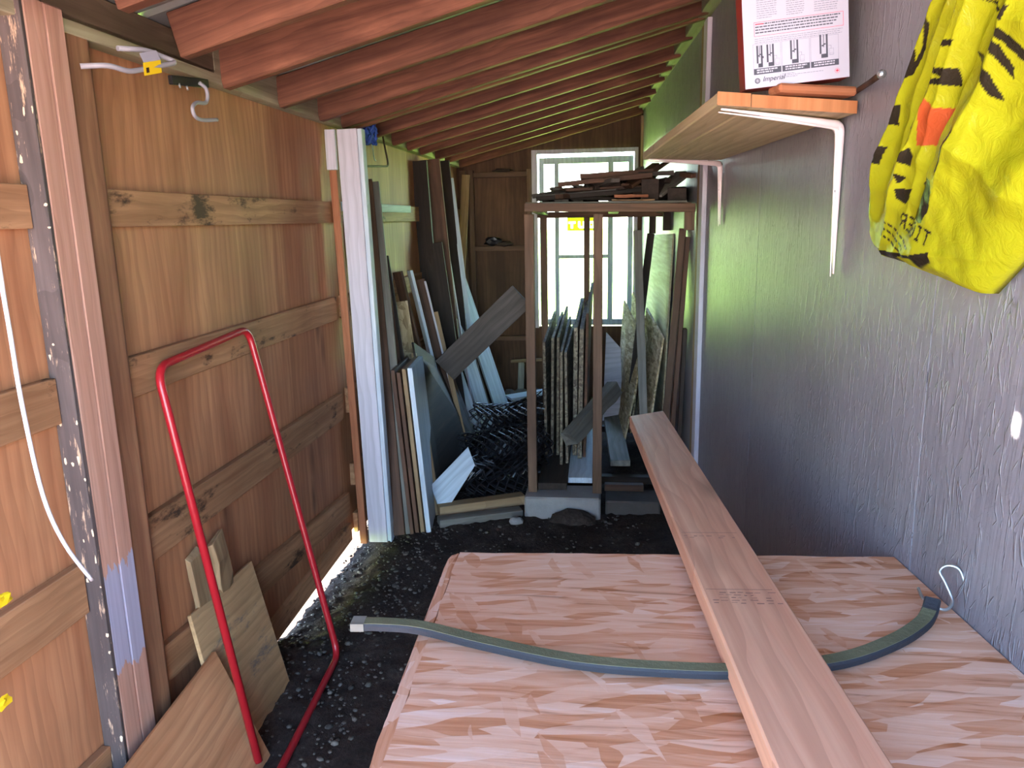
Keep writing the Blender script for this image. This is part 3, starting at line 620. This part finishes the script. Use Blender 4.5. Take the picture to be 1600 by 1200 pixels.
# ------------------------------------------------------------------ lumber rack on concrete blocks
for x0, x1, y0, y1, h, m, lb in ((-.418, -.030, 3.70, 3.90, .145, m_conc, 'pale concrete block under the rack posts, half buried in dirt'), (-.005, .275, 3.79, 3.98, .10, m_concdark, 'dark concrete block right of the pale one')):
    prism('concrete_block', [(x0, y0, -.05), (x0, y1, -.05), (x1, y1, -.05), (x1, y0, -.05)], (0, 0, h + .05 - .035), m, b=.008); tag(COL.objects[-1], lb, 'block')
lump('dirt_mound', (-.17, 3.665, -.01), (.12, .055, .075), m_dirt, None, 3, 3, .08); tag(COL.objects[-1], 'heap of dark dirt against the pale concrete block', 'dirt', kind='stuff')
lump('stone', (-.45, 3.60, .02), (.035, .025, .022), m_conc, None, 4, 2, .15); tag(COL.objects[-1], 'pale stone on the ground at the corner of the pale concrete block', 'stone')
rk = empty('lumber_rack', (-.1, 4.3, .11), 'wooden rack of upright posts with a heap of scrap on top', 'rack')
ZB = .112
board('top_plate', (-.40, 3.785, 1.556), (.405, 3.785, 1.539), .040, .04, (0, 0, 1), m_rack, rk)
board('rear_plate', (-.44, 4.90, 1.524), (.34, 4.90, 1.518), .036, .05, (0, 0, 1), m_rack, rk)
for a, b_ in ((.03, .03), (-.36, -.40), (.36, .32)): board('cross_rail', (a, 3.79, 1.555), (b_, 4.9, 1.53), .06, .018, (1, 0, 0), m_rack, rk)
for k in range(9): board('shelf_slat', (-.40, 3.87 + .118 * k, 1.575), (.37, 3.87 + .118 * k, 1.568), .112, .012, (0, 1, 0), m_grey, rk)
for x, y, w, z1, z0 in ((-.381, 3.79, .046, 1.524, ZB), (-.048, 3.79, .046, 1.52, ZB), (-.400, 4.90, .04, 1.508, .0), (-.132, 4.90, .036, 1.506, .13)): board('post', (x, y, z0), (x, y, z1), w, .04, (1, 0, 0), m_rack, rk)
board('stub_block', (.380, 3.79, 1.52), (.380, 3.79, 1.435), .046, .04, (1, 0, 0), m_rack, rk)
board('stub_block', (.27, 4.89, 1.503), (.27, 4.89, 1.40), .04, .03, (1, 0, 0), m_dark, rk); board('stub_block', (.345, 4.7, 1.525), (.345, 4.7, 1.42), .05, .04, (1, 0, 0), m_dark, rk)
board('support_post', (.285, 4.05, .02), (.375, 4.05, 1.44), .035, .035, (1, 0, 0), m_rack, rk); 
lean('board', (.318, 3.96, .0), (.392, 3.96, 1.40), .022, .05, (1, 0, 0), m_brown, 'narrow brown board leaning on the right of the rack')
lean('board', (.36, 3.9, 0), (.385, 3.9, .95), .02, .05, (1, 0, 0), m_dark, 'short dark board upright by the wall batten')
for a, b_, w, t, m, lb in (((-.28, 3.80, .135), (-.30, 5.3, .135), .150, .038, m_dark, 'dark weathered plank lying lengthwise, left one under the upright sheets'), ((-.139, 3.89, .140), (-.16, 5.2, .14), .128, .030, m_bluewhite, 'frosty pale plank lying lengthwise beside the dark plank'),
        ((.075, 4.12, .165), (.03, 5.2, .165), .11, .035, m_grey, 'grey plank lying lengthwise right of the centre post'), ((-.01, 3.84, .128), (.19, 3.84, .128), .035, .04, m_brown, 'short reddish lumber end lying across under the grey plank')):
    board('plank', a, b_, w, t, (0, 0, 1) if abs(a[1] - b_[1]) < .01 else (1, 0, 0), m); tag(COL.objects[-1], lb, 'plank')
board('sleeper', (-.41, 4.06, .095), (.30, 4.06, .095), .05, .04, (0, 1, 0), m_dark, rk); board('sleeper', (-.41, 5.1, .095), (.25, 5.1, .095), .05, .04, (0, 1, 0), m_dark, rk)
tops = [(-.358, .831), (-.312, .848), (-.283, .848), (-.255, .795), (-.234, .788), (-.188, .902), (-.153, .902), (-.118, .985)]
ordn = ['leftmost', 'second', 'third', 'fourth', 'fifth', 'sixth', 'seventh', 'last and tallest']
for i, (x, z) in enumerate(tops):
    t = .015 if i not in (5, 6) else .024; xb = -.352 + .031 * i; y0 = 4.22 + .03 * (i % 3) - (.12 if i in (3, 4) else 0); zf = z + random.uniform(.05, .12)
    prism('upright_sheet', [(xb, y0, .156), (xb - .01, y0 + .75, .156), (x + .012, y0 + .75, zf), (x, y0, z)], (t, 0, 0), m_sheetedge if i < 7 else m_brown); tag(COL.objects[-1], f'{ordn[i]} strand board sheet standing on edge in the rack bay, counted from the left post' if i < 7 else 'tallest thin sheet standing on edge just behind the centre post', 'board', 'sheets on edge in the rack')
bmk = board('beam', (-.205, 4.02, .33), (.045, 4.42, .53), .085, .075, (0, .3, 1), m_grey, rough=.004); tag(bmk, 'thick weathered grey beam end lying aslant behind the centre post', 'beam')
for nm, q, off, m, lb in (('strand_panel', [(.10, 4.55, .16), (.06, 5.4, .16), (.11, 5.45, .93), (.225, 4.75, .735)], (.012, 0, .003), m_osbraw, 'larger strand board offcut leaning to the right behind the centre post'),
        ('strand_panel', [(.145, 4.75, .16), (.12, 5.4, .16), (.17, 5.45, .99), (.235, 5.0, .86)], (.012, 0, .003), m_osbraw, 'strand board offcut just behind the larger leaning one'),
        ('strand_panel', [(.215, 4.3, .16), (.20, 5.2, .16), (.255, 5.25, .90), (.322, 4.55, .80)], (.012, 0, .003), m_osbraw, 'strand board offcut leaning right of the rack prop'),
        ('board', [(.31, 4.46, .05), (.275, 5.75, .05), (.285, 5.8, 1.37), (.362, 4.5, 1.405)], (.010, 0, 0), m_plate, 'tall smooth pale panel against the grey wall behind the rack'),
        ('white_panel', [(-.03, 5.05, .16), (.10, 5.15, .16), (.09, 5.25, .62), (-.01, 5.2, .74)], (.004, .012, 0), m_white, 'small white panel standing below the window right of the centre post')):
    prism(nm, q, off, m); tag(COL.objects[-1], lb, 'board')
lean('board', (.225, 4.50, .16), (.168, 4.60, 1.425), .048, .03, (1, 0, 0), m_grey, 'grey prop board standing tall before the window edge')
lean('board', (.13, 4.80, .2), (.262, 4.90, 1.40), .045, .02, (1, 0, 0), m_dark, 'dark prop board slanting right behind the grey one')
# scrap heap on top of the rack
def hmax(x): return .045 + .115 * min(max((x + .42) / .55, 0), 1) ** 1.3
for k in range(48):
    r = random.Random(100 + k); lv = k / 48
    x = r.uniform(-.36, .30); y = r.uniform(3.95, 4.6); a = math.radians(r.choice((0, 8, -10, 25, -30, 75, 90, -75)) + r.uniform(-8, 8)); Lh = r.uniform(.08, .30)
    z = 1.585 + hmax(x) * lv * .9 + .006; d = V((math.sin(a) * Lh, math.cos(a) * Lh, r.uniform(-.015, .02)))
    c = V((min(max(x, -.36 + abs(d.x)), .34 - abs(d.x)), min(max(y, 3.85 + abs(d.y)), 4.85 - abs(d.y)), z))
    tag(board('scrap_stick', c - d, c + d, r.uniform(.02, .08), r.uniform(.010, .032), (d.y, -d.x, r.uniform(-.02, .02)), r.choice((m_dark, m_dark, m_brown, m_greydark)), rough=.002), 'dull wooden scrap stick in the heap on top of the rack', 'scrap', 'scrap sticks on the rack')
for a, b_, w, t, m, lb in (((-.30, 4.2, 1.655), (-.02, 4.3, 1.63), .03, .012, m_grey, 'pale thin stick lying out flat on the left of the scrap heap'),
        ((-.16, 4.45, 1.70), (.05, 4.2, 1.645), .014, .012, m_grey, 'upper of two thin sticks poking up left in the scrap heap'), ((-.20, 4.45, 1.68), (.03, 4.25, 1.64), .014, .012, m_grey, 'lower of two thin sticks poking up left in the scrap heap'),
        ((-.02, 4.1, 1.62), (.185, 4.55, 1.77), .03, .02, m_grey, 'stubby stick pointing up right before the window corner'), ((.08, 4.1, 1.64), (.262, 4.5, 1.78), .045, .03, m_brown, 'round-topped brown stick pointing up in the scrap heap'),
        ((.11, 4.0, 1.65), (.335, 4.30, 1.80), .022, .018, m_brown, 'longest stick, rising from the scrap heap towards the shelf'), ((.22, 3.9, 1.60), (.385, 4.15, 1.72), .09, .015, m_grey, 'broad pale splinter board at the right end of the scrap heap'),
        ((.355, 3.95, 1.70), (.40, 3.83, 1.685), .03, .02, m_brown, 'small brown stub at the wall end of the scrap heap'), ((.03, 3.86, 1.600), (.19, 3.84, 1.600), .05, .014, m_orange, 'reddish board end on the front edge of the scrap heap'),
        ((.02, 3.85, 1.582), (.22, 3.83, 1.578), .05, .006, m_tan, 'thin pale strip under the reddish board end'), ((.20, 3.88, 1.63), (.31, 4.3, 1.64), .10, .085, m_dark, 'dark thick block at the right of the scrap heap'), ((.33, 3.9, 1.60), (.36, 4.3, 1.62), 07e-2, .09, m_dark, 'dark block against the wall beside the scrap heap')):
    tag(board('scrap_stick', a, b_, w, t, (0, 0, 1) if t > .08 else (1, -.5, 0), m, rough=.0015), lb, 'scrap')

# ------------------------------------------------------------------ wall shelf with carton, hook, bag
sh = empty('shelf', (.35, 2.4, 1.71), 'two-plank wooden wall shelf on white metal brackets', 'shelf')
n0, n1, f0, f1 = V((.220, 1.70, 1.722)), V((.512, 1.755, 1.702)), V((.128, 3.05, 1.712)), V((.437, 3.18, 1.711))
def lp(a, b_, t): return a.lerp(b_, t)
prism('plank', [n0, f0, lp(f0, f1, .22), lp(n0, n1, .235)], (0, 0, .026), m_shelf, sh, b=.003)
prism('plank', [lp(n0, n1, .243) + V((0, .004, 0)), lp(f0, f1, .226), f1, n1 + V((0, .004, 0))], (0, 0, .025), m_shelf, sh, b=.003)
m_plankend = wood('orange plank end', C('A46238'), C('C48658'), cath=0)  # orange tone for the near plank ends only
prism('orange_end', [n0, n0 + V((0, 0, .026)), lp(n0, n1, .235) + V((0, 0, .026)), lp(n0, n1, .235)], (.0003, -.002, 0), m_plankend, sh, b=0)
prism('orange_end', [lp(n0, n1, .243) + V((0, .004, 0)), lp(n0, n1, .243) + V((0, .004, .025)), n1 + V((0, .004, .025)), n1 + V((0, .004, 0))], (.0003, -.002, 0), m_plankend, sh, b=0)
def bracket(y, tip, zt, zb):
    w0 = V((RW(y) - .002, y, zt)); b0 = V((RW(y) - .002, y, zb)); k = w0 + RN * .016 + V((0, 0, -.0)); al = V((-.0533, .9986, 0))
    br = empty('bracket', w0, parent=sh)
    path = fillet([tip + V((0, 0, -.003)), tip.lerp(w0, .5) + V((0, 0, -.006)), w0 + RN * .010 + V((0, 0, -.009)), w0.lerp(b0, .55) + RN * .007, b0 + RN * .004], .018, 5)
    path = [p.lerp(q_, j / 4) for p, q_ in zip(path, path[1:]) for j in range(4)] + [path[-1]]
    la, lb_ = (tip - w0).length, (b0 - w0).length
    kk = [.25 + .9 * max(0, 1 - ((p - w0).length / (la if (p - w0).dot(tip - w0) > .5 * la * (p - w0).length else lb_)) ** .9) for p in path]
    sweep('arm', path, [(-.0075, -.013), (.004, -.013), (.0075, -.007), (.0075, .007), (.004, .013), (-.0075, .013)], m_bracket, br, up=al, scale=kk)
    sweep('rib', [p + (V((0, 0, -1)) * .006 + RN * .006) for p in path], [(-.004, -.004), (.004, -.004), (.004, .004), (-.004, .004)], m_bracket, br, up=al, scale=kk)
    for f in (.16, .45): tube('screw', [w0.lerp(b0, f) + RN * .010, w0.lerp(b0, f) + RN * .014], .004, m_blackmetal, br, 8)
bracket(1.84, V((.232, 1.72, 1.719)), 1.698, 1.365)
bracket(3.18, V((.148, 2.98, 1.711)), 1.708, 1.465)
board('wood_offcut', (.335, 1.722, 1.751), (.500, 1.765, 1.744), .055, .018, (-.3, 1, 0), m_orange, b=.005); tag(COL.objects[-1], 'short wooden offcut lying on the near end of the shelf', 'offcut')
# carton
ct = empty('carton', (.277, 1.71, 1.751), 'thin red carton with a white printed face, standing tilted on the shelf', 'carton')
ya, ti = math.radians(2), math.radians(5)
ex = V((math.cos(ya) * math.cos(ti), math.sin(ya) * math.cos(ti), math.sin(ti))); ey = V((-math.sin(ya), math.cos(ya), 0)).lerp(V((0, 0, -.0)), 0); ez = ex.cross(ey).normalized(); ey = ez.cross(ex)
CM = Matrix(((ex.x, ey.x, ez.x, .278), (ex.y, ey.y, ez.y, 1.715), (ex.z, ey.z, ez.z, 1.752), (0, 0, 0, 1)))
def cbox(name, x0, x1, y0, y1, z0, z1, m, b=0): return prism(name, [CM @ V((x0, y0, z0)), CM @ V((x1, y0, z0)), CM @ V((x1, y0, z1)), CM @ V((x0, y0, z1))], CM.to_3x3() @ V((0, y1 - y0, 0)), m, ct, b)
cbox('carton_body', 0, .206, .001, .060, 0, .30, m_redcard, .002); cbox('printed_face', 0, .206, 0, .001, 0, .30, m_paper)
def flat(name, rects, m, h=.0004):
    vs = []; fs = []
    for x0, z0, x1, z1 in rects:
        b_ = len(vs); vs += [CM @ V((x0, -h, z0)), CM @ V((x1, -h, z0)), CM @ V((x1, -h, z1)), CM @ V((x0, -h, z1))]; fs.append((b_, b_ + 1, b_ + 2, b_ + 3))
    return tag(meshnp(name, vs, fs, m, ct), kind='stuff')
def outline(x0, z0, x1, z1, t): return [(x0, z0, x1, z0 + t), (x0, z1 - t, x1, z1), (x0, z0, x0 + t, z1), (x1 - t, z0, x1, z1)]
def lines(x0, x1, zt, n, step, h, seed, ragged=.3):
    r = random.Random(seed); out = []
    for i in range(n):
        x = x0; xe = x1 - (r.uniform(0, ragged) * (x1 - x0) if i == n - 1 else r.uniform(0, .06) * (x1 - x0))
        while x < xe:
            l = r.uniform(.002, .008); out.append((x, zt - i * step - h, min(x + l, xe), zt - i * step)); x += l + .0012
    return out
flat('warning_border', outline(.0215, .0985, .196, .1255, .0007), m_inkred)
flat('warning_text', lines(.024, .192, .1225, 4, .0054, .0022, 3), m_inkdark); flat('warning_heading', [(.024, .1203, .0315, .1225), (.0325, .1203, .040, .1225)], m_inkred, .0006)
flat('instruction_text', lines(.028, .068, .166, 9, .0041, .0011, 5) + lines(.086, .122, .166, 9, .0041, .0011, 6) + lines(.140, .186, .170, 10, .0041, .0011, 7) + lines(.022, .196, .094, 3, .0036, .0009, 8), m_ink)
D = []
for i, x0 in enumerate((.018, .0745, .131)):
    D += outline(x0, .026, x0 + .0545, .084, .0005)
flat('diagram_frame', D, m_ink)
flat('diagram_caption_bar', [(x0, .0255, x0 + .0545, .037) for x0 in (.018, .0745, .131)], m_inkdark, .0005)
cap = []
for i, x0 in enumerate((.018, .0745, .131)): cap += lines(x0 + .006, x0 + .049, .0352, 2, .0045, .0026, 20 + i)
flat('caption_text', cap, m_paper, .0008)
dg = []
def chimney(x, z, w=.016, h=.044, base=True):
    dg.extend([(x, z + (.008 if base else .016), x + .0035, z + h), (x + w - .0035, z, x + w, z + h)])
    if base: dg.append((x + .003, z, x + w, z + .0075))
    dg.extend([(x + w / 2 - .0006, z + h * .45, x + w / 2 + .0006, z + h), (x + w * .25, z + h * .5, x + w * .55, z + h * .56), (x + w * .45, z + h * .56, x + w * .75, z + h * .62)])
chimney(.0245, .039, .012, .042); dg.append((.028, .039, .0365, .041)); dg.append((.033, .056, .0385, .060))
chimney(.0445, .039, .0145, .042); chimney(.091, .039); chimney(.1485, .042)
flat('flue_diagram', dg, m_inkdark, .0006)
sd = []
for x, z in ((.061, .040), (.110, .0405), (.1675, .046)): sd += outline(x, z, x + .0085, z + .0125, .0004) + outline(x + .001, z + .001, x + .0075, z + .004, .0003) + [(x - .002, z + .018, x + .003, z + .0186), (x + .003, z + .0125, x + .0036, z + .0186)]
flat('stove_diagram', sd, m_ink, .0006)
flat('pipe_drawing', [(.034, .172, .046, .176), (.038, .176, .05, .181), (.043, .181, .052, .186), (.105, .180, .11, .188)] , m_ink)
flat('address_text', lines(.074, .155, .0185, 1, .003, .0010, 31) + lines(.074, .100, .0215, 1, .003, .0010, 32) + lines(.074, .110, .0152, 1, .003, .0010, 33), m_ink)
def disc(name, x, z, r, m, h=.0006, n=20, inner=0):
    vs = [CM @ V((x + r * math.cos(2 * math.pi * i / n), -h, z + r * math.sin(2 * math.pi * i / n))) for i in range(n)]
    if inner:
        vs += [CM @ V((x + inner * math.cos(2 * math.pi * i / n), -h, z + inner * math.sin(2 * math.pi * i / n))) for i in range(n)]
        return meshnp(name, vs, [(i, (i + 1) % n, n + (i + 1) % n, n + i) for i in range(n)], m, ct)
    return meshnp(name, vs, [tuple(range(n))], m, ct)
disc('round_logo', .0245, .0135, .0054, m_inkdark); disc('round_logo_ring', .0245, .0135, .0036, m_paper, .0008, 20, .0029); flat('round_logo_bars', [(.0225, .0128, .0265, .0142), (.0238, .0112, .0252, .0158)], m_paper, .0008)
disc('leaf_badge_ring', .182, .0145, .0048, m_inkred, .0006, 20, .0043)
lf = [(0, .0036), (.0008, .0018), (.0018, .0022), (.0015, .0008), (.0034, .0012), (.0026, -.0004), (.0012, -.0018), (.0003, -.0016), (.0003, -.0032), (-.0003, -.0032), (-.0003, -.0016), (-.0012, -.0018), (-.0026, -.0004), (-.0034, .0012), (-.0015, .0008), (-.0018, .0022), (-.0008, .0018)]
meshnp('maple_leaf', [CM @ V((.182 + a, -.0007, .0145 + b_)) for a, b_ in lf], [tuple(range(len(lf)))], m_inkred, ct)
tm = text_mesh('Imperial', .0135); tm.transform(Matrix(((1, .28, 0, 0), (0, 1, 0, 0), (0, 0, 1, 0), (0, 0, 0, 1))))
link('brand_lettering', tm, m_inkdark, ct, CM @ Matrix.Translation((.0345, -.0012, .0112)) @ Matrix.Rotation(math.radians(90), 4, 'X'))
# hook rod in the wall carrying the bag
hr = empty('wall_hook', (RW(1.60), 1.60, 1.742), 'rusty rod hook with a shiny end sticking out past the shelf', 'hook')
tube('rod', [(RW(1.78) - .006, 1.78, 1.748), (RW(1.62) - .035, 1.62, 1.742), (.462, 1.47, 1.731)], .0055, m_rust, hr, 8)
lump('rod_end', (.460, 1.455, 1.730), (.008, .008, .008), m_steel, hr, 1, 2, .02)
# yellow printed carrier bag: two film layers hung along the wall
PR = dict(D1=[(1.382, 1.764), (1.304, 1.771), (1.325, 1.745), (1.38, 1.752)], D2=[(1.389, 1.738), (1.304, 1.739), (1.315, 1.705), (1.352, 1.699), (1.382, 1.706)], D3=[(1.393, 1.671), (1.352, 1.666), (1.368, 1.636), (1.411, 1.648)], D4=[(1.457, 1.619), (1.397, 1.606), (1.421, 1.579), (1.492, 1.603)], D5=[(1.53, 1.562), (1.476, 1.556), (1.515, 1.532), (1.547, 1.532)],
    SP=[(1.299, 1.806), (1.288, 1.804), (1.277, 1.768), (1.285, 1.737), (1.315, 1.705), (1.322, 1.709), (1.293, 1.74), (1.285, 1.77)], M1=[(1.221, 1.726), (1.201, 1.731), (1.162, 1.723), (1.168, 1.716), (1.215, 1.724)], M2=[(1.216, 1.693), (1.206, 1.696), (1.171, 1.688), (1.169, 1.664), (1.223, 1.677), (1.214, 1.683), (1.188, 1.679)],
    M3=[(1.214, 1.715), (1.224, 1.714), (1.256, 1.697), (1.265, 1.7), (1.233, 1.718)], M4=[(1.247, 1.682), (1.264, 1.676), (1.284, 1.622), (1.293, 1.623), (1.275, 1.668)], L1=[(1.277, 1.595), (1.272, 1.581), (1.284, 1.567), (1.309, 1.58)], L2=[(1.317, 1.56), (1.299, 1.552), (1.32, 1.543)], L3=[(1.326, 1.536), (1.286, 1.534), (1.297, 1.518), (1.316, 1.512), (1.33, 1.521)],
    L4=[(1.235, 1.555), (1.207, 1.543), (1.212, 1.523), (1.228, 1.5), (1.256, 1.482), (1.289, 1.49), (1.272, 1.51), (1.246, 1.529), (1.264, 1.542)], T1=[(1.148, 1.61), (1.14, 1.605), (1.163, 1.583), (1.186, 1.553), (1.194, 1.555), (1.169, 1.587)], B1=[(1.419, 1.43), (1.354, 1.432), (1.358, 1.413), (1.396, 1.416)], B2=[(1.286, 1.433), (1.234, 1.44), (1.235, 1.424), (1.277, 1.412)],
    B3=[(1.474, 1.439), (1.417, 1.436), (1.327, 1.435), (1.284, 1.432), (1.285, 1.427), (1.331, 1.429), (1.419, 1.428)], R1=[(1.077, 1.726), (1.057, 1.717), (1.033, 1.692), (1.018, 1.662), (1.02, 1.644), (1.035, 1.614), (1.043, 1.602), (1.028, 1.646), (1.032, 1.664), (1.051, 1.693)], R2=[(1.084, 1.716), (1.058, 1.695), (1.051, 1.668), (1.056, 1.652), (1.068, 1.682)],
    R3=[(1.125, 1.701), (1.1, 1.69), (1.081, 1.668), (1.075, 1.631), (1.09, 1.640), (1.097, 1.672)], R4=[(1.122, 1.761), (1.097, 1.752), (1.078, 1.737), (1.088, 1.738), (1.105, 1.751)], R5=[(1.055, 1.733), (1.045, 1.741), (1.035, 1.732), (1.046, 1.719), (1.064, 1.728)])
ORANGE = [(1.232, 1.659), (1.214, 1.643), (1.179, 1.637), (1.188, 1.59), (1.264, 1.596), (1.246, 1.637)]
def inside(P, X, Z):
    P = np.array(P); r = np.zeros(X.shape, bool); n = len(P)
    for i in range(n):
        (xa, za), (xb, zb) = P[i], P[(i + 1) % n]
        c = ((za > Z) != (zb > Z)) & (X < (xb - xa) * (Z - za) / (zb - za + 1e-12) + xa); r ^= c
    return r
NV, NU = 330, 300
zv = np.linspace(1.386, 1.95, NV)
LL = np.array([(1.384, 1.155), (1.395, 1.235), (1.405, 1.31), (1.413, 1.361), (1.427, 1.509), (1.440, 1.54), (1.467, 1.567), (1.51, 1.553), (1.571, 1.522), (1.674, 1.454), (1.744, 1.39), (1.814, 1.313), (1.95, 1.19)])
RR = np.array([(1.384, 1.150), (1.509, .987), (1.587, .89), (1.65, .86), (1.95, .84)])
yl = np.interp(zv, LL[:, 0], LL[:, 1]); yr = np.interp(zv, RR[:, 0], RR[:, 1])
uu = np.linspace(0, 1, NU)[None, :]; YY = yl[:, None] + (yr - yl)[:, None] * uu; ZZ = np.repeat(zv[:, None], NU, 1)
q = YY + (ZZ - 1.6) * .75
def ridge(x, w): return (1 - np.abs(2 * ((x / w) % 1) - 1)) ** 1.6
wleft = np.clip((q - 1.09) / .12, 0, 1)
fold = wleft * (.030 * ridge(q + .008 * np.sin(ZZ * 12), .135) + .009 * ridge(q * 1.0 + .012 * np.sin(ZZ * 9 + 1), .058)) + (1 - wleft) * (.010 * np.sin(q * 31 + ZZ * 6) + .020 * ridge(ZZ - YY * .55 + .01 * np.sin(YY * 25), .21))
crk = sum(.0010 / (1 + .3 * k) * np.sin(YY * (60 + 23 * k) * math.cos(k * 2.1) + ZZ * (60 + 23 * k) * math.sin(k * 2.1) + 3 * np.sin(YY * 13 + k) + 2 * np.sin(ZZ * 19 + 2 * k)) for k in range(6))
bulge = np.sin(math.pi * uu) ** .55 * np.clip((ZZ - 1.384) / .05, 0, 1) ** .6
calm = np.clip((ZZ - 1.44) / .12, .25, 1)
off = .022 + .052 * bulge + (fold * calm + crk) * np.clip(bulge * 1.6, 0, 1)
off2 = .012 + .012 * bulge + crk * .4
def bagpts(o): return np.stack([(.6135 - .0533 * YY) - o * .9986, YY - o * .05, ZZ], -1).reshape(-1, 3)
verts = np.concatenate([bagpts(off), bagpts(off2)])
ii = (np.arange(NV - 1)[:, None] * NU + np.arange(NU - 1)[None, :]).ravel()
fa = np.stack([ii, ii + 1, ii + NU + 1, ii + NU], 1); fb = fa[:, ::-1] + NV * NU
eL = np.arange(NV - 1) * NU; sL = np.stack([eL, eL + NU, eL + NU + NV * NU, eL + NV * NU], 1); eR = eL + NU - 1; sR = np.stack([eR + NU, eR, eR + NV * NU, eR + NU + NV * NU], 1)
bag = meshnp('carrier_bag', verts.tolist(), np.concatenate([fa, fb, sL, sR]).tolist(), m_bag, None, True)
tag(bag, 'wrinkled yellow plastic carrier bag with black stripes and an orange patch on the wall', 'bag')
yel = np.array(C('B0B01C')); col = np.tile(np.array([*yel, 1.]), (2 * NV * NU, 1)); msk = np.zeros(YY.shape, bool)
for k, P in PR.items(): msk |= inside(P, YY, ZZ)
FONT = {'T': '11111 00100 00100 00100 00100 00100 00100', 'I': '01110 00100 00100 00100 00100 00100 01110', 'G': '01110 10001 10000 10111 10001 10001 01110', 'E': '11111 10000 10000 11110 10000 10000 11111', 'R': '11110 10001 10001 11110 10100 10010 10001'}
def rows(text, o, d, up, px, msk):   # lettering along direction d in (y, z)
    for i, ch in enumerate(text):
        for r, row in enumerate(FONT[ch].split()):
            for c, bit in enumerate(row):
                if bit == '1':
                    p = np.array(o) + np.array(d) * px * (6 * i + c) + np.array(up) * px * (6 - r); a = np.array(d) * px * 1.1; b_ = np.array(up) * px * 1.1
                    msk |= inside([p, p + a, p + a + b_, p + b_], YY, ZZ)
rows('TIGER', (1.238, 1.447), (.95, .31), (-.31, .95), .0034, msk)     # mirrored: the film is seen from inside
for k in range(3):
    r = random.Random(k); s = 0
    while s < .10 - .015 * k:
        l = r.uniform(.006, .016)
        p = np.array((1.292 + .024 * k, 1.441 - .003 * k)) + np.array((.90, .43)) * s; a = np.array((.90, .43)) * l; b_ = np.array((-.43, .90)) * .004
        msk |= inside([p, p + a, p + a + b_, p + b_], YY, ZZ); s += l + .004
om = inside(ORANGE, YY, ZZ)
col[:NV * NU][om.ravel(), :3] = C('C4582E'); col[:NV * NU][msk.ravel(), :3] = C('2E281E')
at = bag.data.color_attributes.new('print', 'FLOAT_COLOR', 'POINT'); at.data.foreach_set('color', col.ravel().astype(np.float32))

for (y, z, lb) in ((1.173, .834, 'scrap of yellow plastic caught on the near girt at the left edge'), (1.134, .649, 'lower scrap of yellow plastic at the left edge')):
    lump('plastic_scrap', (-1.10, y, z), (.006, .022, .012), m_tagyel, None, int(z * 100), 2, .35); tag(COL.objects[-1], lb, 'scrap')
